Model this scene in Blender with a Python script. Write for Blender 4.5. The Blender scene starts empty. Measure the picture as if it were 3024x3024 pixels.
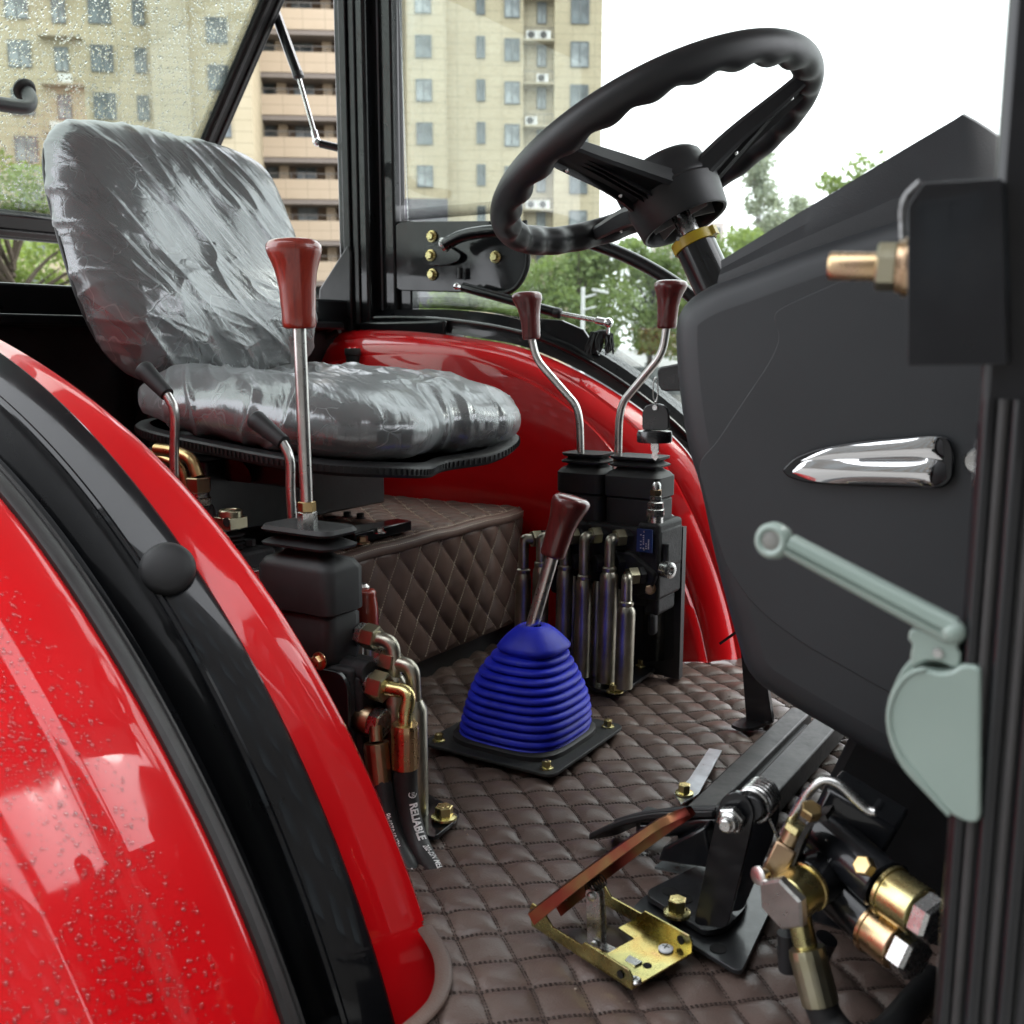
import bpy, bmesh, math, random
import numpy as np
from mathutils import Matrix, Vector
random.seed(7); RNG = np.random.default_rng(7)
R = math.radians
SC = bpy.context.scene
COL = SC.collection
# ------------------------------------------------------------------ camera
# X = tractor forward, Y = away from the open door, Z = up, metres, Z 0 = cab floor mat
cam = bpy.data.cameras.new('camera'); camo = bpy.data.objects.new('camera', cam); COL.objects.link(camo)
AZ, PITCH = R(32.5), R(9.3)
dv = Vector((-math.sin(AZ), math.cos(AZ), 0)); rv = Vector((math.cos(AZ), math.sin(AZ), 0)); zv = Vector((0, 0, 1))
fw = dv * math.cos(PITCH) - zv * math.sin(PITCH); uv = dv * math.sin(PITCH) + zv * math.cos(PITCH)
m = Matrix((rv, uv, -fw)).transposed().to_4x4(); m.translation = Vector((0.79, -1.24, 0.60))
camo.matrix_world = m
cam.sensor_width = 36; cam.lens = 36.11; cam.clip_start = 0.02; cam.clip_end = 2000
cam.dof.use_dof = True; cam.dof.focus_distance = 1.45; cam.dof.aperture_fstop = 8
SC.camera = camo
# ------------------------------------------------------------------ sky, sun, exposure
W = bpy.data.worlds.new('World'); SC.world = W; W.use_nodes = True
wn = W.node_tree; wn.nodes.clear()
sky = wn.nodes.new('ShaderNodeTexSky'); sky.sky_type = 'NISHITA'; sky.sun_disc = False
SUN_EL, SUN_ROT = R(55), R(40)
sky.sun_elevation = SUN_EL; sky.sun_rotation = SUN_ROT; sky.air_density = 1.0; sky.dust_density = 6.0; sky.ozone_density = 1.0
hs = wn.nodes.new('ShaderNodeHueSaturation'); hs.inputs['Saturation'].default_value = 0.10; hs.inputs['Value'].default_value = 1.0
mxw = wn.nodes.new('ShaderNodeMix'); mxw.data_type = 'RGBA'; mxw.inputs[0].default_value = 0.72
mxw.inputs[7].default_value = (11.0, 11.4, 11.9, 1)        # even cloud layer over the clear sky
bg = wn.nodes.new('ShaderNodeBackground'); bg.inputs[1].default_value = 0.13
wo_ = wn.nodes.new('ShaderNodeOutputWorld')
wn.links.new(sky.outputs[0], hs.inputs['Color']); wn.links.new(hs.outputs[0], mxw.inputs[6])
wn.links.new(mxw.outputs[2], bg.inputs[0]); wn.links.new(bg.outputs[0], wo_.inputs[0])
sun = bpy.data.lights.new('sun', 'SUN'); sun.energy = 0.6; sun.angle = R(25); sun.color = (1, .96, .9)
suno = bpy.data.objects.new('sun', sun); COL.objects.link(suno)
sd = Vector((math.sin(SUN_ROT) * math.cos(SUN_EL), math.cos(SUN_ROT) * math.cos(SUN_EL), math.sin(SUN_EL)))
suno.rotation_euler = (-sd).to_track_quat('-Z', 'Y').to_euler(); suno.location = (3, 4, 8)
vs = SC.view_settings; vs.view_transform = 'Standard'; vs.look = 'None'; vs.exposure = 1.62; vs.gamma = 1; vs.use_curve_mapping = False
SC.cycles.max_bounces = 10; SC.cycles.transparent_max_bounces = 24; SC.cycles.transmission_bounces = 8
SC.cycles.use_denoising = True; SC.cycles.caustics_refractive = False; SC.cycles.caustics_reflective = False
# ------------------------------------------------------------------ helpers
def A(p): return np.asarray(p, float)
def unit(v): v = A(v); return v / np.linalg.norm(v)
def basis(ax):
    ax = unit(ax); h = A((0, 0, 1)) if abs(ax[2]) < .9 else A((1, 0, 0))
    a = unit(np.cross(h, ax)); return a, np.cross(ax, a), ax
def cr(P, n, closed=False):
    """smooth curve through P, n points evenly spaced"""
    P = A(P)
    Q = np.vstack([P[-1:], P, P[:2]]) if closed else np.vstack([2 * P[0] - P[1], P, 2 * P[-1] - P[-2]])
    out = []
    for i in range(1, len(Q) - 2):
        p0, p1, p2, p3 = Q[i - 1], Q[i], Q[i + 1], Q[i + 2]
        t0 = 0; t1 = np.linalg.norm(p1 - p0) ** .5 + 1e-9; t2 = t1 + np.linalg.norm(p2 - p1) ** .5 + 1e-9; t3 = t2 + np.linalg.norm(p3 - p2) ** .5 + 1e-9
        t = np.linspace(t1, t2, 24, endpoint=False)[:, None]
        a1 = (t1 - t) / (t1 - t0) * p0 + (t - t0) / (t1 - t0) * p1; a2 = (t2 - t) / (t2 - t1) * p1 + (t - t1) / (t2 - t1) * p2
        a3 = (t3 - t) / (t3 - t2) * p2 + (t - t2) / (t3 - t2) * p3
        b1 = (t2 - t) / (t2 - t0) * a1 + (t - t0) / (t2 - t0) * a2; b2 = (t3 - t) / (t3 - t1) * a2 + (t - t1) / (t3 - t1) * a3
        out.append((t2 - t) / (t2 - t1) * b1 + (t - t1) / (t2 - t1) * b2)
    C_ = np.vstack(out + [Q[-2][None]])
    s = np.r_[0, np.cumsum(np.linalg.norm(np.diff(C_, axis=0), axis=1))]
    u = np.linspace(0, s[-1], n, endpoint=not closed)
    return np.stack([np.interp(u, s, C_[:, k]) for k in range(C_.shape[1])], 1)
def fillet(P, rad, n=6):
    """polyline with rounded corners"""
    P = A(P); out = [P[0]]
    for i in range(1, len(P) - 1):
        a, b, c = P[i - 1], P[i], P[i + 1]; u, v = unit(a - b), unit(c - b)
        d = min(rad, .48 * np.linalg.norm(a - b), .48 * np.linalg.norm(c - b))
        for t in np.linspace(0, 1, n):
            p, q = b + u * d * (1 - t), b + v * d * t
            out.append(p * (1 - t) + q * t)
    out.append(P[-1]); return A(out)
def rpoly(P, rad, n=4):
    """closed polygon with rounded corners"""
    P = A(P)
    if np.linalg.norm(P[0] - P[-1]) < 1e-6: P = P[:-1]
    out = []; m_ = len(P)
    for i in range(m_):
        a, b, c = P[i - 1], P[i], P[(i + 1) % m_]; u, v = unit(a - b), unit(c - b); d = min(rad, .45 * np.linalg.norm(a - b), .45 * np.linalg.norm(c - b))
        for t in np.linspace(0, 1, n): out.append((b + u * d * (1 - t)) * (1 - t) + (b + v * d * t) * t)
    return A(out)
def hsh(i, j, k, s):
    n = (i.astype(np.int64) * 374761393 + j.astype(np.int64) * 668265263 + k.astype(np.int64) * 2147483647 + s * 974634777) & 0x7fffffff
    n = ((n ^ (n >> 13)) * 1274126177) & 0x7fffffff
    return ((n ^ (n >> 16)) & 0xffff) / 65535.0
def noise(P, s=0):
    P = A(P); 
    if P.shape[1] == 2: P = np.c_[P, np.zeros(len(P))]
    F = np.floor(P); t = P - F; t = t * t * (3 - 2 * t); F = F.astype(np.int64); o = 0
    for a in (0, 1):
        for b in (0, 1):
            for c in (0, 1):
                w = (t[:, 0] if a else 1 - t[:, 0]) * (t[:, 1] if b else 1 - t[:, 1]) * (t[:, 2] if c else 1 - t[:, 2])
                o = o + w * hsh(F[:, 0] + a, F[:, 1] + b, F[:, 2] + c, s)
    return o * 2 - 1
def fbm(P, s=0, o=3):
    P = A(P); return sum(noise(P * 2 ** k, s + k) * .5 ** k for k in range(o))
WO = {}
class G:
    def __init__(s): s.v = []; s.f = []; s.n = 0
    def add(s, v, f):
        v = A(v); s.v.append(v); s.f += [tuple(i + s.n for i in q) for q in f]; s.n += len(v); return s
    def obox(s, c, ax, ay, az):
        c, ax, ay, az = map(A, (c, ax, ay, az))
        v = [c + i * ax + j * ay + k * az for i in (-1, 1) for j in (-1, 1) for k in (-1, 1)]
        return s.add(v, [(0, 1, 3, 2), (4, 6, 7, 5), (0, 4, 5, 1), (2, 3, 7, 6), (0, 2, 6, 4), (1, 5, 7, 3)])
    def box(s, lo, hi):
        lo, hi = A(lo), A(hi); h = (hi - lo) / 2; return s.obox((lo + hi) / 2, (h[0], 0, 0), (0, h[1], 0), (0, 0, h[2]))
    def bar(s, a, b, w, t, side=(0, 1, 0)):
        """flat bar from a to b, w wide along side, t thick"""
        a, b = A(a), A(b); d = unit(b - a); sd_ = A(side) - d * np.dot(side, d); sd_ = unit(sd_); n = np.cross(d, sd_)
        return s.obox((a + b) / 2, (b - a) / 2, sd_ * w / 2, n * t / 2)
    def tube(s, path, r, n=12, closed=False, cap=True, sq=None):
        P = A(path); m = len(P); r = np.broadcast_to(A(r), (m,)) if np.ndim(r) < 1 or len(np.atleast_1d(r)) == m else np.interp(np.linspace(0, 1, m), np.linspace(0, 1, len(r)), r)
        T = np.gradient(P, axis=0) if not closed else (np.roll(P, -1, 0) - np.roll(P, 1, 0))
        T /= np.linalg.norm(T, axis=1)[:, None] + 1e-12
        a, b, _ = basis(T[0]); N = [a]
        for i in range(1, m):
            q = N[-1] - T[i] * np.dot(N[-1], T[i]); N.append(q / np.linalg.norm(q))
        N = A(N); B = np.cross(T, N)
        if closed:
            q = N[-1] - T[0] * np.dot(N[-1], T[0]); q /= np.linalg.norm(q); ang = math.atan2(np.dot(q, B[0]), np.dot(q, N[0]))
            w = -ang * np.arange(m) / m; N, B = N * np.cos(w)[:, None] + B * np.sin(w)[:, None], B * np.cos(w)[:, None] - N * np.sin(w)[:, None]
        th = np.arange(n) * 2 * math.pi / n
        v = P[:, None] + r[:, None, None] * (np.cos(th)[None, :, None] * N[:, None] + np.sin(th)[None, :, None] * B[:, None])
        f = []
        for i in range(m if closed else m - 1):
            k = (i + 1) % m
            for j in range(n): l = (j + 1) % n; f.append((i * n + j, i * n + l, k * n + l, k * n + j))
        if cap and not closed: f.append(tuple(range(n))[::-1]); f.append(tuple(range((m - 1) * n, m * n)))
        return s.add(v.reshape(-1, 3), f)
    def rev(s, o, ax, prof, n=20, spin=0, cap=True):
        a, b, c = basis(ax); o = A(o); th = np.arange(n) * 2 * math.pi / n + spin
        v = [o + c * h + r * (math.cos(t) * a + math.sin(t) * b) for r, h in prof for t in th]; f = []
        for i in range(len(prof) - 1):
            for j in range(n): l = (j + 1) % n; f.append((i * n + j, i * n + l, (i + 1) * n + l, (i + 1) * n + j))
        if cap:
            if prof[0][0] > 1e-6: f.append(tuple(range(n))[::-1])
            if prof[-1][0] > 1e-6: f.append(tuple(range((len(prof) - 1) * n, len(prof) * n)))
        return s.add(v, f)
    def cyl(s, a, b, r, n=20, ch=0.0):
        a, b = A(a), A(b); L = np.linalg.norm(b - a); c = ch or min(r, L) * .08
        return s.rev(a, b - a, [(r - c, 0), (r, c), (r, L - c), (r - c, L)], n)
    def hex(s, o, ax, r, h, spin=0.3): 
        c = r * .13; return s.rev(o, ax, [(r - c, 0), (r, c * .6), (r, h - c * .6), (r - c, h)], 6, spin)
    def prism(s, poly, vec):
        P = A(poly); n = len(P); v = np.vstack([P, P + A(vec)])
        f = [tuple(range(n))[::-1], tuple(range(n, 2 * n))] + [(i, (i + 1) % n, n + (i + 1) % n, n + i) for i in range(n)]
        return s.add(v, f)
    def loft(s, rails, close=False):
        rails = [A(r) for r in rails]; m, n = len(rails), len(rails[0]); f = []
        for i in range(m if close else m - 1):
            k = (i + 1) % m
            for j in range(n - 1): f.append((i * n + j, i * n + j + 1, k * n + j + 1, k * n + j))
        return s.add(np.vstack(rails), f)
    def grid(s, v, nu, nv):
        return s.add(v, [(i * nv + j, i * nv + j + 1, (i + 1) * nv + j + 1, (i + 1) * nv + j) for i in range(nu - 1) for j in range(nv - 1)])
    def ball(s, c, r, n=14, sc=(1, 1, 1)):
        k = n // 2 + 1; prof = [(r * math.sin(math.pi * i / k), -r * math.cos(math.pi * i / k)) for i in range(k + 1)]
        prof[0] = (1e-5, -r); prof[-1] = (1e-5, r); g = G().rev((0, 0, 0), (0, 0, 1), prof, n, cap=False)
        return s.add(np.vstack(g.v) * A(sc) + A(c), g.f)
    def build(s, name, mat, parent=None, bev=0, seg=2, sm=38, fix=True, label=None, thick=0, sub=0):
        v = np.vstack(s.v); c = (v.min(0) + v.max(0)) / 2
        me = bpy.data.meshes.new(name); me.from_pydata((v - c).tolist(), [], s.f)
        if fix:
            b = bmesh.new(); b.from_mesh(me); bmesh.ops.recalc_face_normals(b, faces=b.faces); b.to_mesh(me); b.free()
        me.polygons.foreach_set('use_smooth', [True] * len(me.polygons)); me.set_sharp_from_angle(angle=R(sm))
        if mat: me.materials.append(mat)
        return link(name, me, c, parent, bev, seg, label, thick, sub)
def link(name, me, c, parent=None, bev=0, seg=2, label=None, thick=0, sub=0):
    o = bpy.data.objects.new(name, me); COL.objects.link(o)
    if parent is not None: o.parent = parent; o.location = A(c) - WO[parent.name]
    else: o.location = c
    WO[o.name] = A(c)
    if thick: md = o.modifiers.new('solid', 'SOLIDIFY'); md.thickness = thick; md.offset = -1
    if bev: md = o.modifiers.new('bevel', 'BEVEL'); md.width = bev; md.segments = seg; md.limit_method = 'ANGLE'; md.angle_limit = R(35); md.harden_normals = False
    if sub: md = o.modifiers.new('sub', 'SUBSURF'); md.levels = sub; md.render_levels = sub
    if label: o['label'] = label
    return o
def tag(o, label, cat, group=None):
    o['label'] = label; o['category'] = cat
    if group: o['group'] = group
    return o
def thing(name, label, cat, loc, group=None):
    o = bpy.data.objects.new(name, None); COL.objects.link(o); o.location = loc; o.empty_display_size = .03; WO[o.name] = A(loc)
    return tag(o, label, cat, group)
def struct(o): o['kind'] = 'structure'; return o
def stuff(o): o['kind'] = 'stuff'; return o
# ------------------------------------------------------------------ materials
class NT:
    def __init__(s, name):
        s.m = bpy.data.materials.new(name); s.m.use_nodes = True; s.t = s.m.node_tree; s.b = s.t.nodes['Principled BSDF']; s.o = s.t.nodes['Material Output']
    def n(s, k, **kw):
        x = s.t.nodes.new('ShaderNode' + k)
        for a, b in kw.items():
            if a.startswith('i_'): x.inputs[int(a[2:]) if a[2:].isdigit() else a[2:].replace('_', ' ')].default_value = b
            else: setattr(x, a, b)
        return x
    def l(s, a, b): s.t.links.new(a, b)
    def tex(s, k='Object'): 
        if not hasattr(s, 'tc'): s.tc = s.n('TexCoord')
        return s.tc.outputs[k]
    def noise(s, sc, det=3, src=None, rough=.55):
        x = s.n('TexNoise'); x.inputs['Scale'].default_value = sc; x.inputs['Detail'].default_value = det; x.inputs['Roughness'].default_value = rough
        s.l(src or s.tex(), x.inputs['Vector']); return x.outputs['Fac']
    def ramp(s, f, stops, mode='LINEAR'):
        x = s.n('ValToRGB'); x.color_ramp.interpolation = mode; e = x.color_ramp.elements
        while len(e) < len(stops): e.new(.5)
        for q, (p, c) in zip(e, stops): q.position = p; q.color = (*c, 1) if len(c) == 3 else c
        s.l(f, x.inputs[0]); return x.outputs[0]
    def bump(s, f, st, dist=.001, prev=None):
        x = s.n('Bump'); x.inputs['Strength'].default_value = st; x.inputs['Distance'].default_value = dist; s.l(f, x.inputs['Height'])
        if prev: s.l(prev, x.inputs['Normal'])
        return x.outputs[0]
    def mul(s, f, a, b):
        x = s.n('MapRange'); x.inputs[3].default_value = a; x.inputs[4].default_value = b; s.l(f, x.inputs[0]); return x.outputs[0]
def M(name, col, rough=.5, metal=0, coat=0, coatr=.05, spec=.5, var=.12, vs_=9, rv_=.12, grain=None, col2=None, dust=0):
    """plain procedural material: colour and gloss wander a little, optional fine grain, optional dust"""
    t = NT(name); b = t.b
    n = t.noise(vs_, 4); c2 = col2 or tuple(min(1, x * (1 + var * 2.5) + .002) for x in col); c1 = tuple(x * (1 - var) for x in col)
    c = t.ramp(n, [(.3, c1), (.72, c2)])
    if dust:
        d = t.noise(vs_ * 3.7, 6, rough=.7); mk = t.ramp(d, [(.52, (0, 0, 0)), (.8, (dust,) * 3)])
        mx = t.n('Mix', data_type='RGBA'); t.l(mk, mx.inputs[0]); t.l(c, mx.inputs[6]); mx.inputs[7].default_value = (.22, .2, .17, 1); c = mx.outputs[2]
    t.l(c, b.inputs['Base Color']); b.inputs['Metallic'].default_value = metal
    t.l(t.mul(t.noise(vs_ * 4.3, 5), max(.02, rough - rv_), min(1, rough + rv_)), b.inputs['Roughness'])
    b.inputs['Coat IOR'].default_value = 1.5 if coat >= .8 else 1.5
    if coat >= .8: t.l(t.mul(t.ramp(t.noise(17, 4), [(.42, (0, 0, 0)), (.68, (1, 1, 1))]), coatr * .5, coatr + .10), b.inputs['Coat Roughness'])
    b.inputs['Coat Weight'].default_value = coat; b.inputs['Coat Roughness'].default_value = coatr; b.inputs['Specular IOR Level'].default_value = spec
    if grain: t.l(t.bump(t.noise(grain[0], 3), grain[1], grain[2] if len(grain) > 2 else .001), b.inputs['Normal'])
    return t.m
red = M('red_paint', (.70, .004, .008), .38, 0, 1, .03, .12, .08, 3, .06, (900, .05, .0004))
blackp = M('black_gloss_paint', (.006, .0065, .008), .3, 0, .8, .06, .12, .25, 6, .08, (60, .05, .001), dust=.02)
blacks = M('black_satin_paint', (.011, .0115, .013), .42, 0, .15, .2, .5, .3, 12, .12, (160, .12, .001), dust=.05)
shade_black = M('under_dash_shade', (.004, .004, .0045), .6, 0, 0, 0, .2, .3, 12, .1)  # deep shade below the dash put into the colour
rubber = M('black_rubber', (.014, .014, .015), .55, 0, 0, 0, .45, .25, 10, .1, (500, .08, .0006), dust=.04)
rubberg = M('grey_rubber', (.034, .032, .032), .5, 0, 0, 0, .5, .15, 14, .1, (400, .08, .0006))
dashm = M('dashboard_plastic', (.022, .0245, .0275), .5, 0, 0, 0, .5, .08, 5, .05, (1500, .16, .0005))
cowlm = M('cowl_plastic', (.015, .0165, .019), .5, 0, 0, 0, .5, .08, 5, .05, (700, .35, .0009))
wheelm = M('wheel_plastic', (.016, .0165, .018), .44, 0, 0, 0, .5, .12, 14, .06, (1100, .2, .0006))
chrome = M('chrome', (.85, .85, .86), .06, 1, 0, 0, .5, .03, 8, .03)
steel = M('bright_steel', (.55, .55, .54), .27, 1, 0, 0, .5, .15, 40, .12, (300, .05, .0004))
alu = M('lever_steel', (.60, .59, .57), .30, 1, 0, 0, .5, .12, 30, .1)
pipem = M('pipe_steel', (.46, .44, .36), .36, 1, 0, 0, .5, .35, 26, .14, (240, .12, .0005), col2=(.58, .55, .46))
castm = M('cast_iron', (.017, .017, .018), .6, .1, 0, 0, .3, .3, 60, .12, (260, .5, .0015), dust=.05)
zinc = None
def zincm(name, stops, rough=.26, sc=14):
    t = NT(name); f = t.noise(sc, 2.5); t.l(t.ramp(f, stops), t.b.inputs['Base Color']); t.b.inputs['Metallic'].default_value = 1
    t.l(t.mul(t.noise(sc * 6, 5), rough - .08, rough + .12), t.b.inputs['Roughness'])
    t.l(t.bump(t.noise(400, 3), .05, .0004), t.b.inputs['Normal']); return t.m
gold = zincm('yellow_zinc', [(.25, (.55, .36, .25)), (.42, (.62, .50, .22)), (.58, (.66, .60, .30)), (.75, (.45, .42, .20))])
goldv = zincm('rainbow_zinc', [(.22, (.50, .17, .13)), (.4, (.58, .42, .14)), (.55, (.56, .50, .20)), (.68, (.38, .37, .16)), (.82, (.55, .22, .2))], .24, 22)
copper = zincm('copper_zinc', [(.25, (.62, .36, .24)), (.5, (.66, .47, .26)), (.75, (.60, .40, .30))], .27, 30)
bronze = zincm('brown_zinc', [(.25, (.30, .17, .12)), (.5, (.38, .27, .17)), (.75, (.42, .33, .20))], .3, 18)
brass = zincm('brass', [(.3, (.46, .31, .13)), (.7, (.58, .43, .22))], .28, 30)
reflzinc = zincm('zinc_red_reflection', [(.25, (.24, .04, .035)), (.45, (.30, .07, .05)), (.6, (.31, .18, .08)), (.78, (.32, .06, .055))], .3, 18)  # red fender's reflection put into the tread's zinc colour
olive = zincm('olive_zinc', [(.25, (.36, .33, .22)), (.5, (.46, .43, .30)), (.75, (.50, .47, .36))], .3, 22)
whitep = M('white_metal_paint', (.75, .76, .76), .4)
greenp = M('pale_green_plastic', (.25, .315, .28), .34, 0, .25, .15, .5, .07, 8, .08, (300, .06, .0006), dust=.10)
yellowp = M('yellow_plastic', (.55, .40, .02), .4, 0, .2, .2, .5, .12, 30, .08)
letterm = M('white_print', (.78, .78, .76), .6, vs_=90, var=.15)
def knobm(name, a, b, c):
    t = NT(name); mp = t.n('Mapping'); mp.inputs['Scale'].default_value = (160, 160, 9); t.l(t.tex(), mp.inputs[0])
    f = t.noise(1, 4, mp.outputs[0]); t.l(t.ramp(f, [(.3, a), (.5, b), (.7, c)]), t.b.inputs['Base Color'])
    t.b.inputs['Roughness'].default_value = .4; t.b.inputs['Coat Weight'].default_value = 1; t.b.inputs['Coat Roughness'].default_value = .04; return t.m
winek = knobm('wine_wood', (.085, .008, .008), (.15, .014, .013), (.07, .007, .007))
redk = knobm('red_wood', (.24, .016, .008), (.33, .03, .012), (.20, .014, .008))
def bluem():
    t = NT('blue_rubber'); f = t.noise(24, 5); t.l(t.ramp(f, [(.3, (.010, .016, .42)), (.62, (.018, .030, .60)), (.80, (.075, .085, .42))]), t.b.inputs['Base Color'])
    t.l(t.mul(t.noise(90, 5), .38, .62), t.b.inputs['Roughness']); t.b.inputs['Specular IOR Level'].default_value = .35
    t.l(t.bump(t.noise(350, 4), .15, .0006), t.b.inputs['Normal']); return t.m
blue = bluem()
def leather(name, base, shine):
    t = NT(name); n1 = t.noise(6, 4); n2 = t.noise(42, 5, rough=.65)
    a = t.ramp(n1, [(.3, tuple(x * .85 for x in base)), (.7, tuple(x * 1.25 for x in base))])
    mx = t.n('Mix', data_type='RGBA'); t.l(t.ramp(n2, [(.5, (0, 0, 0)), (.78, (.35,) * 3)]), mx.inputs[0]); t.l(a, mx.inputs[6]); mx.inputs[7].default_value = (.13, .112, .1, 1)
    t.l(mx.outputs[2], t.b.inputs['Base Color']); t.l(t.mul(n2, shine, shine + .22), t.b.inputs['Roughness']); t.b.inputs['Specular IOR Level'].default_value = .5
    v = t.n('TexVoronoi'); v.inputs['Scale'].default_value = 520; t.l(t.tex(), v.inputs['Vector'])
    b1 = t.bump(v.outputs['Distance'], .28, .0009); b2 = t.bump(t.noise(70, 5), .25, .0022, b1); t.l(b2, t.b.inputs['Normal']); return t.m
leatherm = leather('brown_leather', (.118, .081, .068), .27)
leatherb = leather('brown_leather_box', (.125, .080, .064), .36)
threadd = M('dark_thread', (.030, .019, .016), .8)
threadl = M('beige_thread', (.62, .53, .42), .8)
vinyl = M('black_vinyl', (.024, .025, .028), .42, 0, 0, 0, .5, .2, 8, .08, (700, .25, .0006))
def filmm(name, perp, along, lo=.04, hi=.60):
    """clear polythene drawn into folds that run along one direction: see-through, glossy, milky where it bunches"""
    t = NT(name); t.t.nodes.remove(t.b); perp, along = unit(perp), unit(along); third = np.cross(perp, along)
    def dot(v, k):
        x = t.n('VectorMath', operation='DOT_PRODUCT'); t.l(t.tex(), x.inputs[0]); x.inputs[1].default_value = tuple(float(q * k) for q in v); return x.outputs['Value']
    def streak(fp, fa_, det, dist, off=0):
        c = t.n('CombineXYZ'); t.l(dot(perp, fp), c.inputs[0]); t.l(dot(along, fa_), c.inputs[1]); t.l(dot(third, fa_), c.inputs[2])
        w = t.n('TexNoise'); w.inputs['Scale'].default_value = 1; w.inputs['Detail'].default_value = det; w.inputs['Distortion'].default_value = dist; ad = t.n('VectorMath', operation='ADD'); t.l(c.outputs[0], ad.inputs[0]); ad.inputs[1].default_value = (off, off, off); t.l(ad.outputs[0], w.inputs['Vector']); return w.outputs['Fac']
    broad = streak(34, 5.5, 2, .5); fine = streak(120, 17, 3, .9, 4.1); big = streak(7, 4, 2, .4, 9.7)
    b1 = t.bump(broad, .5, .008); b2 = t.bump(fine, .42, .0026, b1)
    v = t.n('TexVoronoi'); v.feature = 'DISTANCE_TO_EDGE'; v.inputs['Scale'].default_value = 17; dn = t.n('TexNoise'); dn.inputs['Scale'].default_value = 7; dn.inputs['Detail'].default_value = 3; t.l(t.tex(), dn.inputs['Vector'])
    ad = t.n('VectorMath', operation='MULTIPLY_ADD'); t.l(dn.outputs['Color'], ad.inputs[0]); ad.inputs[1].default_value = (.25, .25, .25); t.l(t.tex(), ad.inputs[2]); t.l(ad.outputs[0], v.inputs['Vector'])
    b3 = t.bump(t.ramp(v.outputs['Distance'], [(0, (0, 0, 0)), (.06, (1, 1, 1))]), .12, .002, b2)
    tr = t.n('BsdfTransparent'); tr.inputs[0].default_value = (.94, .95, .955, 1)
    gl = t.n('BsdfGlossy'); gl.inputs['Color'].default_value = (.80, .82, .84, 1); gl.inputs['Roughness'].default_value = .19; t.l(b3, gl.inputs['Normal'])
    df = t.n('BsdfDiffuse'); df.inputs[0].default_value = (.80, .83, .84, 1); t.l(b2, df.inputs['Normal'])
    tl = t.n('BsdfTranslucent'); tl.inputs[0].default_value = (.80, .83, .84, 1); t.l(b2, tl.inputs['Normal'])
    m0 = t.n('MixShader', i_0=.35); t.l(df.outputs[0], m0.inputs[1]); t.l(tl.outputs[0], m0.inputs[2])
    lw = t.n('LayerWeight'); lw.inputs['Blend'].default_value = .5; t.l(b2, lw.inputs['Normal'])
    fa = t.n('Math', operation='POWER'); t.l(lw.outputs['Facing'], fa.inputs[0]); fa.inputs[1].default_value = 2.0; mk = t.mul(fa.outputs[0], lo, hi)
    st = t.ramp(broad, [(.32, (.06,) * 3), (.66, (.36,) * 3)]); gate = t.ramp(big, [(.36, (.25,) * 3), (.62, (1.15,) * 3)]); mu = t.n('Math', operation='MULTIPLY'); t.l(st, mu.inputs[0]); t.l(gate, mu.inputs[1])
    mc = t.ramp(v.outputs['Distance'], [(0, (.20,) * 3), (.03, (0, 0, 0))]); m_a = t.n('Math', operation='ADD'); t.l(mu.outputs[0], m_a.inputs[0]); t.l(mc, m_a.inputs[1])
    mm = t.n('Math', operation='MAXIMUM'); t.l(mk, mm.inputs[0]); t.l(m_a.outputs[0], mm.inputs[1])
    m1 = t.n('MixShader'); t.l(mm.outputs[0], m1.inputs[0]); t.l(tr.outputs[0], m1.inputs[1]); t.l(m0.outputs[0], m1.inputs[2])
    m2 = t.n('MixShader'); t.l(t.mul(lw.outputs['Fresnel'], .10, .6), m2.inputs[0]); t.l(m1.outputs[0], m2.inputs[1]); t.l(gl.outputs[0], m2.inputs[2]); t.l(m2.outputs[0], t.o.inputs[0]); return t.m
film = filmm('plastic_film', (.1, .72, .60), (-.3, -.62, .72), .27, .62); films = filmm('plastic_film_seat', (.45, .75, -.1), (.85, -.4, .3), .24, .58)
def panem(name, tint, refl=.08):
    t = NT(name); t.t.nodes.remove(t.b); tr = t.n('BsdfTransparent'); tr.inputs[0].default_value = (*tint, 1)
    gl = t.n('BsdfGlossy'); gl.inputs['Roughness'].default_value = .01; lw = t.n('LayerWeight'); lw.inputs['Blend'].default_value = .35
    df = t.n('BsdfDiffuse'); df.inputs[0].default_value = (.6, .62, .62, 1)
    m1 = t.n('MixShader'); t.l(t.ramp(t.noise(160, 6, rough=.75), [(.5, (.045,) * 3), (.8, (.17,) * 3)]), m1.inputs[0]); t.l(tr.outputs[0], m1.inputs[1]); t.l(df.outputs[0], m1.inputs[2])
    m2 = t.n('MixShader'); t.l(t.mul(lw.outputs['Fresnel'], refl * .4, refl * 4), m2.inputs[0]); t.l(m1.outputs[0], m2.inputs[1]); t.l(gl.outputs[0], m2.inputs[2]); t.l(m2.outputs[0], t.o.inputs[0]); return t.m
glassm = panem('cab_glass', (.90, .93, .91))
glassw = panem('wet_glass', (.86, .90, .86), .04)
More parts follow.
